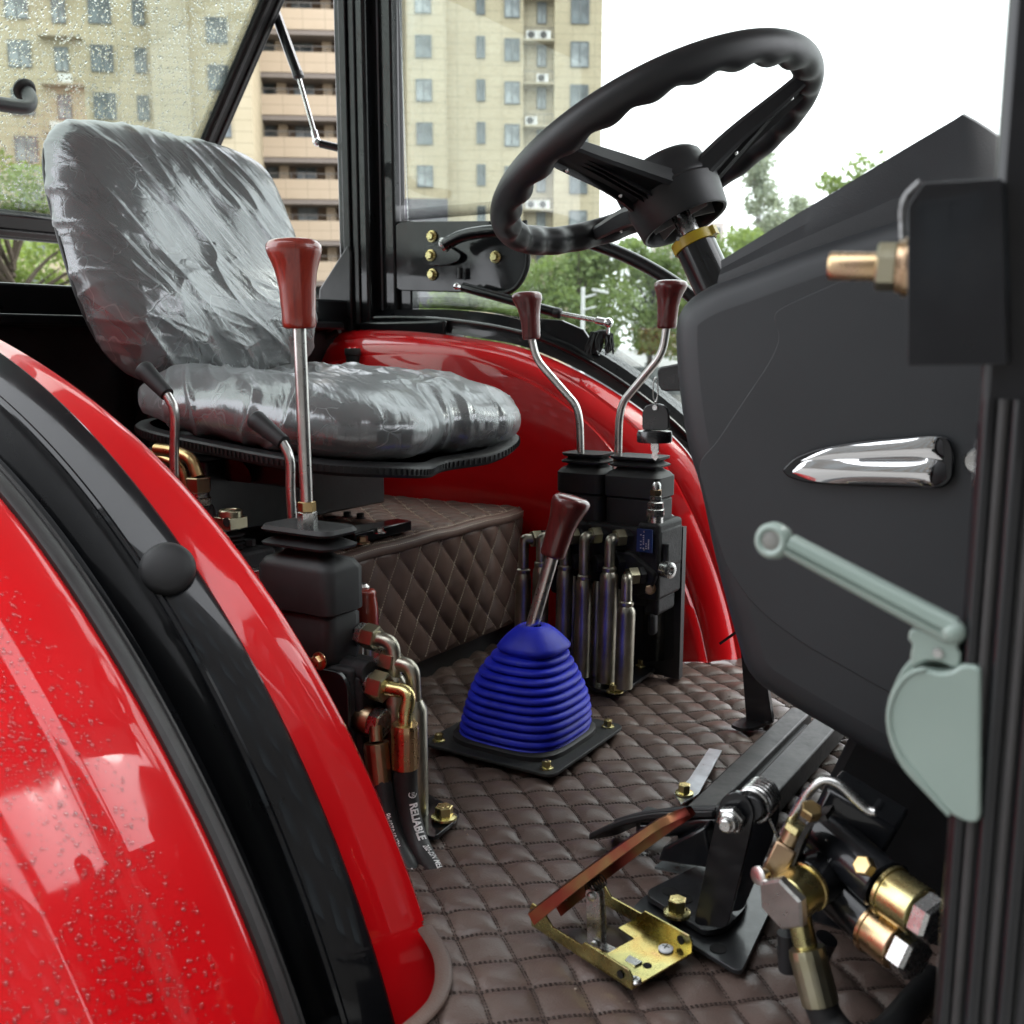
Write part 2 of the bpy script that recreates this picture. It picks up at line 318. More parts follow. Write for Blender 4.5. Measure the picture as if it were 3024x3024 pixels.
def fritm():
    """black printed dots thinning towards clear glass; UV in millimetres, V = 0 at the dense edge"""
    t = NT('frit_print'); t.t.nodes.remove(t.b); uv_ = t.n('UVMap'); sp = t.n('SeparateXYZ'); 
    rt = t.n('Mapping'); rt.inputs['Rotation'].default_value = (0, 0, R(45)); rt.inputs['Scale'].default_value = (.38, .38, 1); t.l(uv_.outputs[0], rt.inputs[0])
    fr = t.n('VectorMath', operation='FRACTION'); t.l(rt.outputs[0], fr.inputs[0]); sb = t.n('VectorMath', operation='SUBTRACT'); t.l(fr.outputs[0], sb.inputs[0]); sb.inputs[1].default_value = (.5, .5, 0)
    t.l(sb.outputs[0], sp.inputs[0]); cx = t.n('CombineXYZ'); t.l(sp.outputs[0], cx.inputs[0]); t.l(sp.outputs[1], cx.inputs[1]); ln = t.n('VectorMath', operation='LENGTH'); t.l(cx.outputs[0], ln.inputs[0])
    s2 = t.n('SeparateXYZ'); t.l(uv_.outputs[0], s2.inputs[0]); rad = t.n('MapRange'); rad.inputs[1].default_value = 0; rad.inputs[2].default_value = 22; rad.inputs[3].default_value = .50; rad.inputs[4].default_value = .29; t.l(s2.outputs[1], rad.inputs[0])
    lt = t.n('Math', operation='LESS_THAN'); t.l(ln.outputs['Value'], lt.inputs[0]); t.l(rad.outputs[0], lt.inputs[1])
    tr = t.n('BsdfTransparent'); bk = t.n('BsdfDiffuse'); bk.inputs[0].default_value = (.01, .01, .01, 1)
    mx = t.n('MixShader'); t.l(lt.outputs[0], mx.inputs[0]); t.l(tr.outputs[0], mx.inputs[1]); t.l(bk.outputs[0], mx.inputs[2]); t.l(mx.outputs[0], t.o.inputs[0]); return t.m
frit = fritm()
def beadm():
    t = NT('rain_bead'); t.t.nodes.remove(t.b); tr = t.n('BsdfTransparent'); tr.inputs[0].default_value = (.95, .95, .95, 1); gl = t.n('BsdfGlossy'); gl.inputs['Roughness'].default_value = .03
    lw = t.n('LayerWeight'); lw.inputs['Blend'].default_value = .25; mx = t.n('MixShader'); t.l(t.mul(lw.outputs['Fresnel'], .06, .60), mx.inputs[0]); t.l(tr.outputs[0], mx.inputs[1]); t.l(gl.outputs[0], mx.inputs[2]); t.l(mx.outputs[0], t.o.inputs[0]); return t.m
bead = beadm()
def waterm():
    t = NT('rain_water'); b = t.b; b.inputs['Base Color'].default_value = (1, 1, 1, 1); b.inputs['Roughness'].default_value = 0; b.inputs['IOR'].default_value = 1.33; b.inputs['Transmission Weight'].default_value = 1; return t.m
water = waterm()
def bolt(o, ax, r, h, parent, mat=None, name='bolt', flange=True, spin=.3):
    g = G(); a = unit(ax); o = A(o)
    if flange: g.rev(o, a, [(r * 1.45, 0), (r * 1.42, h * .16), (r * 1.05, h * .26)], 18)
    g.hex(o + a * h * (.2 if flange else 0), a, r, h * .8, spin)
    g.rev(o + a * h, a, [(r * .55, 0), (r * .5, h * .03)], 12)
    return g.build(name, mat or gold, parent, sm=30)
# ================================================================== outside: ground, buildings, trees
EYE = A((0.79, -1.24, 0.0)); GZ = -0.95
H_R = A((rv.x, rv.y, 0)); H_D = A((dv.x, dv.y, 0))
def yard():
    t = NT('wet_concrete'); n = t.noise(.6, 6); t.l(t.ramp(n, [(.3, (.13, .127, .12)), (.7, (.19, .185, .177))]), t.b.inputs['Base Color'])
    t.l(t.mul(t.noise(2.5, 5), .25, .7), t.b.inputs['Roughness']); t.l(t.bump(t.noise(60, 4), .3, .004), t.b.inputs['Normal']); return t.m
g = G(); g.box((-300, -300, GZ - .3), (300, 300, GZ)); struct(g.build('ground', yard(), fix=False))
def wallm(name, a, b, sc=.5):
    t = NT(name); n = t.noise(sc, 5); br = t.n('TexBrick'); br.inputs['Scale'].default_value = 1; br.inputs['Brick Width'].default_value = 1.6; br.inputs['Row Height'].default_value = .73
    br.inputs['Mortar Size'].default_value = .03; br.inputs['Mortar Smooth'].default_value = .6; br.offset = 0
    mp = t.n('Mapping'); mp.inputs['Rotation'].default_value = (R(-90), 0, 0); t.l(t.tex('UV'), br.inputs['Vector'])
    c = t.ramp(n, [(.3, a), (.7, b)]); t.l(c, br.inputs['Color1']); t.l(c, br.inputs['Color2']); br.inputs['Mortar'].default_value = (*[x * .72 for x in a], 1)
    t.l(br.outputs[0], t.b.inputs['Base Color']); t.b.inputs['Roughness'].default_value = .85; return t.m
cream = wallm('cream_stone', (.425, .365, .245), (.485, .425, .295)); cream2 = wallm('pale_stone', (.43, .38, .27), (.49, .44, .33)); peach = wallm('peach_stone', (.48, .385, .28), (.53, .43, .32))
podium = M('grey_podium', (.10, .095, .11), .7); recessm = M('brown_wall', (.17, .12, .085), .8); soffit = M('soffit_grey', (.22, .19, .17), .8)
wframe = M('window_frame_grey', (.12, .135, .14), .5); wpane = M('window_pane', (.075, .09, .095), .15, 0, 0, 0, .45, .6, .5, .06); wpane2 = M('window_pane_curtain', (.17, .19, .195), .25, 0, 0, 0, .4, .5, .7, .08)
acm = M('air_conditioner_white', (.6, .6, .58), .5); acd = M('fan_grille', (.06, .06, .06), .6); railm = M('railing_grey', (.12, .11, .10), .6)
def uvbox(o, bu):
    me = o.data; uvl = me.uv_layers.new(name='UVMap')
    vco = A([v.co[:] for v in me.vertices]); d = uvl.data
    for l in me.loops: p = vco[l.vertex_index]; d[l.index].uv = (float(np.dot(p, bu) + np.dot(p, (-bu[1], bu[0], 0))), float(p[2]))
class Bldg:
    def __init__(s, name, label, d0, rot, u0):
        a = R(rot); s.bu = H_R * math.cos(a) + H_D * math.sin(a); s.bd = H_D * math.cos(a) - H_R * math.sin(a); s.o = EYE + H_D * d0
        s.t = thing(name, label, 'building', s.p(u0, 0, GZ)); s.cache = {}
    def p(s, u, dd, z): return s.o + s.bu * u + s.bd * dd + A((0, 0, z))
    def block(s, u0, u1, d0, d1, z0, z1, mat, name='wall', parent=None, bev=0):
        g = G().obox(s.p((u0 + u1) / 2, (d0 + d1) / 2, (z0 + z1) / 2), s.bu * (u1 - u0) / 2, s.bd * (d1 - d0) / 2, (0, 0, (z1 - z0) / 2))
        o = g.build(name, mat, parent or s.t, fix=False); uvbox(o, s.bu); return o
    def window(s, u, dd, z, w, h, pane=None):
        k = (w, h, id(pane))
        if k not in s.cache:
            fr = G(); e = .07
            for (a, b, c, d) in ((-w / 2, -w / 2 + e, -h / 2, h / 2), (w / 2 - e, w / 2, -h / 2, h / 2), (-w / 2 + e, w / 2 - e, h / 2 - e, h / 2), (-w / 2 + e, w / 2 - e, -h / 2, -h / 2 + e), (-e / 2, e / 2, -h / 2 + e, h / 2 - e)):
                fr.obox(s.bu * (a + b) / 2 + A((0, 0, (c + d) / 2)), s.bu * (b - a) / 2, s.bd * .07, (0, 0, (d - c) / 2))
            f = fr.build('window', wframe, s.t, fix=False); pn = G().obox((0, 0, 0), s.bu * (w / 2 - e), s.bd * .02, (0, 0, h / 2 - e)).build('pane', pane or wpane, f, fix=False)
            s.cache[k] = (f.data, pn.data); bpy.data.objects.remove(pn); bpy.data.objects.remove(f)
        c = s.p(u, dd - .05, z); f = link('window', s.cache[k][0], c, s.t); link('pane', s.cache[k][1], c, f)
def floors(z0, pitch, lo=2.2, hi=27): 
    z = z0
    while z - pitch > lo: z -= pitch
    out = []
    while z < hi: out.append(z); z += pitch
    return out
b = Bldg('apartment_building', 'cream apartment block seen through the rain-speckled rear window', 74, 8, -26)
b.block(-42, -23.6, 0, 14, GZ, 27, cream); b.block(-23.6, -21.25, -.7, 14, GZ, 27, cream2); b.block(-21.25, -17.4, -.25, 14, GZ, 27, cream)
for z in floors(18.9, 2.93):
    b.window(-31.8, 0, z, 1.4, 1.65, wpane2); b.window(-26.75, 0, z - .1, 1.4, 1.65, random.choice((wpane, wpane2))); b.window(-24.35, 0, z - .15, .75, 1.55); b.window(-29.25, 0, z - .25, .85, 1.5, wpane2); b.window(-19.45, -.25, z - 1.1, 1.35, 1.6)
    lg = b.block(-30.5, -27.9, -.75, 0, z + 1.0, z + 1.12, cream2, 'air_conditioner_ledge')
    if random.random() < .8:
        for du in ((-.5, .5) if random.random() < .5 else (.2,)): b.block(-29.2 + du - .4, -29.2 + du + .4, -.6, -.25, z + 1.12, z + 1.7, acm, 'air_conditioner', lg)
b = Bldg('apartment_building', 'peach block with long balconies between the seat and the black post', 80, 5, -16)
b.block(-19.9, -5, 2.2, 12, GZ, 30, recessm); b.block(-21.6, -19.1, -.3, 2.2, GZ, 30, cream2)
for z in floors(17.9, 2.95, 1, 29):
    b.block(-19.1, -5, -.1, .15, z - .85, z + .55, peach, 'balcony_parapet'); b.block(-19.1, -5, -.02, 2.2, z - 1.2, z - .86, soffit, 'balcony_slab')
    for u in (-18.3, -15.4, -11.8, -8.6): b.window(u, 2.2, z + 1.05, 1.5, 1.5, random.choice((wpane, wpane, wpane2)))
    rg = G()
    for u in np.arange(-19, -5, .9): rg.obox(b.p(u, 0, z + .75), b.bu * .025, b.bd * .025, (0, 0, .2))
    rg.obox(b.p(-12, 0, z + .97), b.bu * 7, b.bd * .03, (0, 0, .025)); rg.build('railing', railm, b.t, fix=False)
    for u in (-17.0, -13.6, -10.2): b.block(u - .35, u + .35, 1.6, 2.2, z - .8, z + 1.75, peach, 'pier')
b = Bldg('apartment_building', 'cream tower with small windows and white air conditioners behind the steering wheel', 78, 3, 0)
b.block(-8.4, -4.7, -1.1, 12, 10.9, 27, cream); b.block(-8.4, -4.7, -1.15, 12, GZ, 10.9, podium); b.block(-4.7, .81, 0, 12, GZ, 27, cream); b.block(.81, 3.05, .9, 12, GZ, 27, cream2); b.block(3.05, 6.5, 0, 12, GZ, 27, cream)
for i, z in enumerate(floors(18.6, 2.93)):
    if z > 11: b.window(-6.3, -1.1, z - .3, 1.15, 1.5, wpane2 if i % 2 else wpane)
    b.window(-2.25, 0, z, .64, 1.5); b.window(0, 0, z - .15, 1.1, 1.55, wpane2 if i % 3 else wpane); b.window(2.2, .9, z - .3, .68, 1.5, wpane2); b.window(4.87, 0, z - .4, 1.33, 1.75, wpane2 if i % 2 == 0 else wpane)
    lg = b.block(.84, 3.02, -.25, .9, z + .45, z + .58, cream2, 'air_conditioner_ledge')
    for du in {0: (-.45, .45), 1: (.3,), 2: (-.5,), 3: ()}[(6 - i) % 4]:
        b.block(1.9 + du - .42, 1.9 + du + .42, -.1, .25, z + .58, z + 1.18, acm, 'air_conditioner', lg)
        q = b.p(1.9 + du - .1, -.1, z + .88); G().rev(q, -b.bd, [(.24, 0), (.24, .02), (.08, .03)], 16).build('fan_grille', acd, lg)
    rg = G(); rg.obox(b.p(1.93, -.22, z + 1.3), b.bu * 1.08, b.bd * .02, (0, 0, .02))
    for u in (.9, 1.6, 2.3, 2.95): rg.obox(b.p(u, -.22, z + .95), b.bu * .015, b.bd * .015, (0, 0, .36))
    rg.build('railing', railm, b.t, fix=False)
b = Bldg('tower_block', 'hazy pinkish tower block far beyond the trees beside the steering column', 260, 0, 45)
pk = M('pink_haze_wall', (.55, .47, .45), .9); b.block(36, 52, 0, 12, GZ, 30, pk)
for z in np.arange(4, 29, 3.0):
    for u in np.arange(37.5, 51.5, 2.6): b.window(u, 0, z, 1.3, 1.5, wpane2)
b = Bldg('apartment_building', 'unseen dark block added behind the viewer to darken the paint and chrome reflections', -14, 4, 0)
b.block(-34, 30, -14, 0, GZ, 25, wallm('dark_block_wall', (.075, .068, .06), (.10, .09, .08)))  # added out of view, kept dark so glossy paint mirrors less light
for z in np.arange(2.5, 24.5, 3.0):
    for u in np.arange(-32, 29, 3.6): b.window(u, .12, z, 1.6, 1.6, wpane)
# ---- trees: leaf faces spread through uneven clumps
def leafm(name, a, b_):
    t = NT(name); oi = t.n('ObjectInfo'); n = t.noise(.9, 3); t.l(t.ramp(n, [(.3, a), (.7, b_)]), t.b.inputs['Base Color']); t.b.inputs['Roughness'].default_value = .55
    t.b.inputs['Subsurface Weight'].default_value = 0; tr = t.n('BsdfTranslucent'); tr.inputs[0].default_value = (b_[0] * 1.3, b_[1] * 1.3, b_[2], 1); mx = t.n('MixShader', i_0=.35)
    t.l(t.b.outputs[0], mx.inputs[1]); t.l(tr.outputs[0], mx.inputs[2]); t.l(mx.outputs[0], t.o.inputs[0]); return t.m
leafA = leafm('leaf_mid', (.11, .165, .05), (.23, .31, .11)); leafB = leafm('leaf_light', (.13, .20, .05), (.26, .34, .10)); leafC = leafm('leaf_grey', (.26, .30, .24), (.38, .42, .33))
barkm = M('bark', (.07, .055, .04), .9)
def tree(name, label, base, h, rx, mat, n=5000, leaf=.11, clumps=16, conic=False, gap=.55, trunk=.12, group=None):
    base = A(base); t = thing(name, label, 'tree', base, group); rg = np.random.default_rng(int(abs(base[0] * 91 + base[1] * 57 + h * 7)) + n)
    tk = G(); top = base + A((rg.normal() * .1, rg.normal() * .1, h * .9)); tk.tube(cr([base, (base + top) / 2 + rg.normal(size=3) * .08, top], 10), [trunk, trunk * .7, trunk * .15], 8)
    cs, rs = [], []
    for i in range(clumps):
        f = .28 + .68 * (i + rg.random()) / clumps; w = rx * ((1.05 - f) * 1.15 if conic else math.sin(min(1, (f - .12) * 1.1) * math.pi) ** .6)
        a = rg.random() * 6.28; d_ = w * rg.random() ** .5 * .85; c = base + A((math.cos(a) * d_, math.sin(a) * d_, f * h)); cs.append(c); rs.append((rx * (.24 if conic else .36)) * (.7 + .6 * rg.random()))
        st = base + A((0, 0, f * h * .72)); tk.tube(cr([st, (st + c) / 2 + A((0, 0, .1)), c], 6), [trunk * .35, trunk * .08], 5)
    tk.build('trunk', barkm, t)
    k = rg.integers(0, clumps, n); d = rg.normal(size=(n, 3)); d /= np.linalg.norm(d, axis=1)[:, None]; rr = A(rs)[k] * (gap + (1 - gap) * rg.random(n)) * (1 + .35 * noise(d * 2.1 + k[:, None] * 7.3, 3))
    P = A(cs)[k] + d * rr[:, None] * A((1, 1, .8)); u = rg.normal(size=(n, 3)); u /= np.linalg.norm(u, axis=1)[:, None]; w = np.cross(u, rg.normal(size=(n, 3))); w /= np.linalg.norm(w, axis=1)[:, None]
    s_ = leaf * (.5 + .8 * rg.random(n))[:, None]; V = np.stack([P - u * s_, P + w * s_ * .5, P + u * s_, P - w * s_ * .5], 1).reshape(-1, 3)
    G().add(V, [(4 * i, 4 * i + 1, 4 * i + 2, 4 * i + 3) for i in range(n)]).build('crown', mat, t, fix=False, sm=180); return t
def gp(u, d): return tuple(EYE + H_R * u + H_D * d + A((0, 0, GZ)))
tree('leafy_tree', 'rounded green tree just right of the black corner plate', gp(2.2, 34), 4.9, 2.0, leafA, 9000, .10)
tree('leafy_tree', 'broad green tree behind the white street lamp', gp(4.9, 37), 5.0, 2.4, leafA, 11000, .10)
tree('leafy_tree', 'yellow-green tree half hidden behind the right lever knob', gp(7.6, 36), 5.2, 2.2, leafB, 9000, .10)
tree('leafy_tree', 'green tree low in the far window under the corner plate', gp(-1.2, 33), 3.6, 2.0, leafA, 8000, .10)
tree('poplar_tree', 'pale feathery tree rising right of the steering column', gp(11.0, 47), 10.4, 2.5, leafC, 6500, .11, 34, True, .3, .08)
tree('poplar_tree', 'thin pale tree top against the white sky left of the dashboard cowl', gp(13.0, 48), 8.4, 2.3, leafC, 4500, .11, 26, True, .3, .08)
tree('leafy_tree', 'light green twigs showing above the dashboard cowl edge', gp(8.9, 27), 6.3, 1.6, leafB, 2200, .10, 14, False, .3, .09)
tree('leafy_tree', 'green tree blurred behind the wet rear window', gp(-6.4, 13.5), 3.9, 1.35, leafB, 8000, .055, 22)
tree('leafy_tree', 'leafy branches in the gap below the open rear window', gp(-7.6, 15.5), 3.3, 1.6, leafB, 6000, .055, 22, False, .3)
t = thing('street_lamp', 'white twin-armed street lamp in front of the green trees', 'street lamp', gp(1.49, 22))
q = A(gp(1.49, 22)); g = G(); g.tube([q, q + A((0, 0, 2.72))], [.05, .04], 10); g.build('pole', whitep, t)
g = G(); g.tube([q + A((0, 0, 2.5)), q + H_R * .28 + A((0, 0, 2.58))], .022, 8); g.tube([q + A((0, 0, 2.25)), q + H_R * .28 + A((0, 0, 2.32))], .018, 8); g.build('arm', whitep, t)
g = G(); c = q + H_R * .36 + A((0, 0, 2.64)); g.obox(c, H_R * .17 + A((0, 0, -.035)), H_D * .07, (0, 0, .025)); g.build('lamp_head', whitep, t, bev=.01)
fm = M('grey_site_fence', (.16, .17, .17), .6); t = thing('site_fence', 'low grey fence at the foot of the far trees', 'fence', gp(5, 31))
for i in range(12):
    q = A(gp(-2 + i * 1.5, 31)); g = G(); g.obox(q + H_R * .75 + A((0, 0, .45)), H_R * .73, H_D * .02, (0, 0, .42)); g.build('panel', fm, t)
    g = G(); g.obox(q + A((0, 0, .5)), H_R * .03, H_D * .03, (0, 0, .5)); g.build('post', fm, t)
# ================================================================== cab floor and dark structure below
g = G(); g.prism([(-1, -.42, -.10), (.17, -.42, -.10), (.25, -.50, -.10), (.29, -.60, -.10), (1, -.60, -.10), (1, .75, -.10), (-1, .75, -.10)], (0, 0, .065)); struct(g.build('cab_floor', blacks))
g = G(); g.box((-.3, -.80, -.16), (.62, -.40, -.115)); struct(g.build('side_step', blacks))
# quilted mat: one sewn sheet with real puffs and seams
E1, E2, Q0 = A((.0345, .0285)), A((.0365, -.0305)), A((.173, -.411)); QI = np.linalg.inv(np.stack([E1, E2], 1))
def warp(P): return P + np.stack([noise(P * 9, 1) * .004 + noise(P * 3.1, 4) * .006, noise(P * 9, 2) * .004 + noise(P * 3.1, 5) * .006], 1)
def matz(P):
    ab = (warp(P) - Q0) @ QI.T; fa = np.abs(ab - np.round(ab)); s = np.minimum(fa[:, 0], fa[:, 1]) * 2; bod = (np.sin(np.pi * np.clip(fa[:, 0] * 2, 0, 1) / 2) * np.sin(np.pi * np.clip(fa[:, 1] * 2, 0, 1) / 2)) ** .4
    return -.0115 + .0088 * bod * (1 + .38 * noise(P * 22, 7)) + .0012 * fbm(P * 30, 9) * bod + .0045 * noise(P * 4.2, 11) + .0022 * np.clip(1 - 3 * np.abs(noise(P @ A(((.8, .6), (-.6, .8))) * A((26, 7)), 13)), 0, 1) * np.clip(noise(P * 5, 15), 0, 1) - .0012 * (s < .05)
nx, ny = 300, 325; gx, gy = np.meshgrid(np.linspace(-.36, .80, nx), np.linspace(-.64, .66, ny), indexing='ij'); P2 = np.c_[gx.ravel(), gy.ravel()]
# the cut-out round the near fender's foot keeps the mat off it
def fend_x(y): return np.where(y < -.415, .262 + (y + .60) * -.02, -9)
CUT = A([(-1, -.43), (.13, -.43)] + [p[:2] for p in [(0.1761, -0.4523, 0.004), (0.2099, -0.4735, 0.004), (0.2306, -0.4907, 0.004), (0.252, -0.5181, 0.004), (0.2643, -0.5449, 0.004), (0.2679, -0.569, 0.004), (0.2673, -0.593, 0.004), (0.2642, -0.6384, 0.004)]] + [(.2, -.9), (-1, -.9)])
def mat_ok(P):
    ins = np.zeros(len(P), bool)
    for a, b in zip(CUT, np.roll(CUT, -1, 0)): ins ^= ((a[1] > P[:, 1]) != (b[1] > P[:, 1])) & (P[:, 0] < (b[0] - a[0]) * (P[:, 1] - a[1]) / (b[1] - a[1] + 1e-12) + a[0])
    return ~ins
keep = mat_ok(P2)
z = matz(P2); idx = np.arange(nx * ny).reshape(nx, ny); kk = keep.reshape(nx, ny)
fs = [(idx[i, j], idx[i + 1, j], idx[i + 1, j + 1], idx[i, j + 1]) for i in range(nx - 1) for j in range(ny - 1) if kk[i, j] and kk[i + 1, j] and kk[i, j + 1] and kk[i + 1, j + 1]]
mt = thing('floor_mat', 'brown quilted leather mat with diamond stitching covering the cab floor', 'floor mat', (.2, 0, -.03))
G().add(np.c_[P2, z], fs).build('quilted_sheet', leatherm, mt, fix=False, sm=60)
def stitch_mesh(name, S, D, N, ln, w, mat, parent):
    """short thread dashes: centre S, along D, up N"""
    S, D, N = map(A, (S, D, N)); B = np.cross(N, D); a, b, c = D * ln / 2, B * w / 2, N * w * .8
    V = np.stack([S - a * .9 - b, S - a * .9 + b, S + a * .9 + b, S + a * .9 - b, S - a * .6 + c, S + a * .6 + c], 1).reshape(-1, 3); F = []
    for i in range(len(S)): k = 6 * i; F += [(k, k + 4, k + 1), (k + 1, k + 4, k + 5, k + 2), (k + 2, k + 5, k + 3), (k + 3, k + 5, k + 4, k)]
    return stuff(G().add(V, F).build(name, mat, parent, fix=False))
SS, DD = [], []
for E, O in ((E1, E2), (E2, E1)):
    for k in range(-22, 26):
        for off in (-.028, .028):
            s = np.arange(-26, 30, .105); q = Q0 + np.outer(s, E) + O * (k + off)
            for _ in range(2): q = q - (warp(q) - (Q0 + np.outer(s, E) + O * (k + off)))
            ok = (q[:, 0] > -.3) & (q[:, 0] < .72) & (q[:, 1] > -.58) & (q[:, 1] < .60) & mat_ok(q); q = q[ok]
            if len(q) < 3: continue
            SS.append(np.c_[q, matz(q) + .0006]); DD.append(np.tile(np.r_[unit(E), 0], (len(q), 1)))
SS, DD = np.vstack(SS), np.vstack(DD); NN = np.tile((0, 0, 1.), (len(SS), 1)); stitch_mesh('stitching', SS, DD, NN, .0034, .0011, threadd, mt)
bd = cr([(0.1832, -0.4561, 0.004), (0.2099, -0.4735, 0.004), (0.2306, -0.4907, 0.004), (0.252, -0.5181, 0.004), (0.2643, -0.5449, 0.004), (0.2679, -0.569, 0.004), (0.2673, -0.593, 0.004), (0.2668, -0.6167, 0.004)], 60)
g = G(); rl = []
for k in range(7):
    a = math.pi * k / 6; off = math.cos(a) * .0085
    T = np.gradient(bd, axis=0); T /= np.linalg.norm(T, axis=1)[:, None]; Nn = np.c_[-T[:, 1], T[:, 0], 0 * T[:, 0]]; rl.append(bd + Nn * off + A((0, 0, 1)) * (.0035 * math.sin(a) - .006))
g.loft(rl).build('edge_binding', leatherb, mt, sm=60)
# crumbs of dry soil on the mat
n = 420; gp_ = np.c_[RNG.random(n) * .75 - .22, RNG.random(n) * 1.0 - .52]; gp_ = gp_[mat_ok(gp_)]; V = []; F = []
oct_ = A([(1, 0, 0), (-1, 0, 0), (0, 1, 0), (0, -1, 0), (0, 0, 1), (0, 0, -1)]); of_ = [(0, 2, 4), (2, 1, 4), (1, 3, 4), (3, 0, 4), (2, 0, 5), (1, 2, 5), (3, 1, 5), (0, 3, 5)]
for q, z_ in zip(gp_, matz(gp_)):
    s_ = .0004 + .0013 * RNG.random() ** 3; k = len(V); V += list(oct_ * s_ * (.6 + .8 * RNG.random((6, 1))) + A((q[0], q[1], z_ + s_ * .4))); F += [tuple(x + k for x in t_) for t_ in of_]
stuff(G().add(A(V), F).build('soil_crumbs', M('dry_soil', (.30, .25, .20), .9, var=.4, vs_=300), mt, sm=20))
# firewall, plus an added black filler for the shade under the console
ft = thing('firewall', 'black firewall with an added black block standing in for the shade under the console', 'firewall', (.75, .1, -.03))
g = G(); g.box((.74, -.62, -.03), (.78, .72, .72)); g.build('panel', shade_black, ft); g = G(); g.prism([(.455, -.20, -.03), (.60, -.20, .36), (.735, -.20, .36), (.735, -.20, -.03)], (0, .56, 0)); g.build('shade_filler', shade_black, ft, bev=.01)
# ================================================================== cab frame (one welded frame)
fr = thing('cab_frame', 'black painted steel frame of the tractor cab', 'cab frame', (-.87, .70, 0))
g = G(); g.box((-.915, .665, .55), (-.822, .745, 1.55)); g.build('corner_post', blackp, fr, bev=.008, seg=3, label='thick black corner post between the rear and far windows')
g = G(); g.box((-.893, .658, .63), (-.872, .6645, 1.54)); g.box((-.862, .660, .63), (-.848, .6645, 1.54)); g.build('post_rib', blacks, fr, bev=.003)
g = G(); g.box((-.812, .70, .60), (-.772, .745, 1.5)); g.build('door_jamb', blackp, fr, bev=.005)
g = G(); g.box((-.815, .714, .60), (-.735, .745, .884)); g.build('jamb_foot', blackp, fr, bev=.004)
g = G(); g.box((-.821, .708, .64), (-.813, .72, 1.5)); g.build('weather_strip', M('pale_strip', (.34, .35, .37), .35), fr)
# lower arc of the far opening, following the fender
top = cr([(-1.0923, 0.7, 0.6645), (-0.9152, 0.7, 0.6749), (-0.7508, 0.7, 0.6796), (-0.5976, 0.7, 0.6758), (-0.4542, 0.7, 0.6584), (-0.3194, 0.7, 0.6209), (-0.1917, 0.7, 0.5614), (-0.094, 0.7, 0.5002), (-0.0112, 0.7, 0.4376), (0.0585, 0.7, 0.3648), (0.1276, 0.7, 0.2643), (0.1746, 0.7, 0.158), (0.2002, 0.7, 0.0547), (0.2146, 0.7, -0.0315)], 90)
bot = cr([(-1.0714, 0.675, 0.5916), (-0.9634, 0.675, 0.6239), (-0.828, 0.675, 0.6382), (-0.7007, 0.675, 0.6347), (-0.5224, 0.675, 0.6136), (-0.4, 0.675, 0.5939), (-0.2647, 0.675, 0.5468), (-0.1572, 0.675, 0.4931), (-0.074, 0.675, 0.4398), (-0.0104, 0.675, 0.3843), (0.0506, 0.675, 0.296), (0.1042, 0.675, 0.1777), (0.1348, 0.675, 0.0852), (0.159, 0.675, -0.0343)], 90)
mid = top * .55 + bot * .45
g = G(); g.loft([top + A((0, .05, 0)), top, mid + A((0, -.012, 0)), mid * .3 + bot * .7 + A((0, -.002, 0)), bot, bot + A((0, .08, 0))], True); g.build('lower_arc', blackp, fr, sm=25)
g = G(); g.tube(mid + A((0, -.012, 0)), .0045, 8); g.build('arc_seam', blackp, fr)
g = G(); g.box((-.90, .66, .615), (-.60, .74, .652)); g.build('lower_beam', blackp, fr, bev=.006)
# gusset in the corner left of the post
g = G(); g.prism([(-0.9718, 0.655, 0.7314), (-0.8786, 0.655, 0.8304), (-0.8676, 0.655, 0.8141), (-0.8728, 0.655, 0.6607), (-0.9781, 0.655, 0.662)], (0, .05, 0)); g.build('gusset', blacks, fr, bev=.004)
# rear sill and lower rear panel
g = G(); g.box((-.95, -.58, .628), (-.885, .66, .703)); g.build('rear_sill', blackp, fr, bev=.006)
g = G(); g.box((-.935, -.58, .05), (-.90, .66, .64)); g.build('rear_panel', blacks, fr)
g = G(); g.box((-.90, -.58, .632), (-.845, .60, .650)); g.build('sill_ledge', blackp, fr, bev=.004)
g = G(); g.box((-.899, .05, .20), (-.86, .10, .56)); g.build('panel_stiffener', blacks, fr, bev=.003)
# roof, above the picture, keeps the cab in shade
rf = M('roof_lining', (.52, .52, .52), .8)
g = G(); g.box((-.98, -.70, 1.60), (1.05, .80, 1.66)); g.build('roof', rf, fr, bev=.02)
g = G(); g.box((-.96, -.64, 1.52), (-.86, .74, 1.60)); g.box((-.96, -.64, 1.52), (1.0, -.57, 1.60)); g.box((-.96, .69, 1.52), (1.0, .75, 1.60)); g.build('roof_rail', blackp, fr, bev=.008)
g = G(); g.tube(cr([(.78, -.62, 1.55), (.80, .0, 1.56), (.78, .70, 1.55)], 12), .03, 8); g.build('front_header', blackp, fr)
g = G(); g.tube([(.86, .70, -.02), (.80, .71, 1.55)], .03, 10); g.build('far_front_post', blackp, fr)
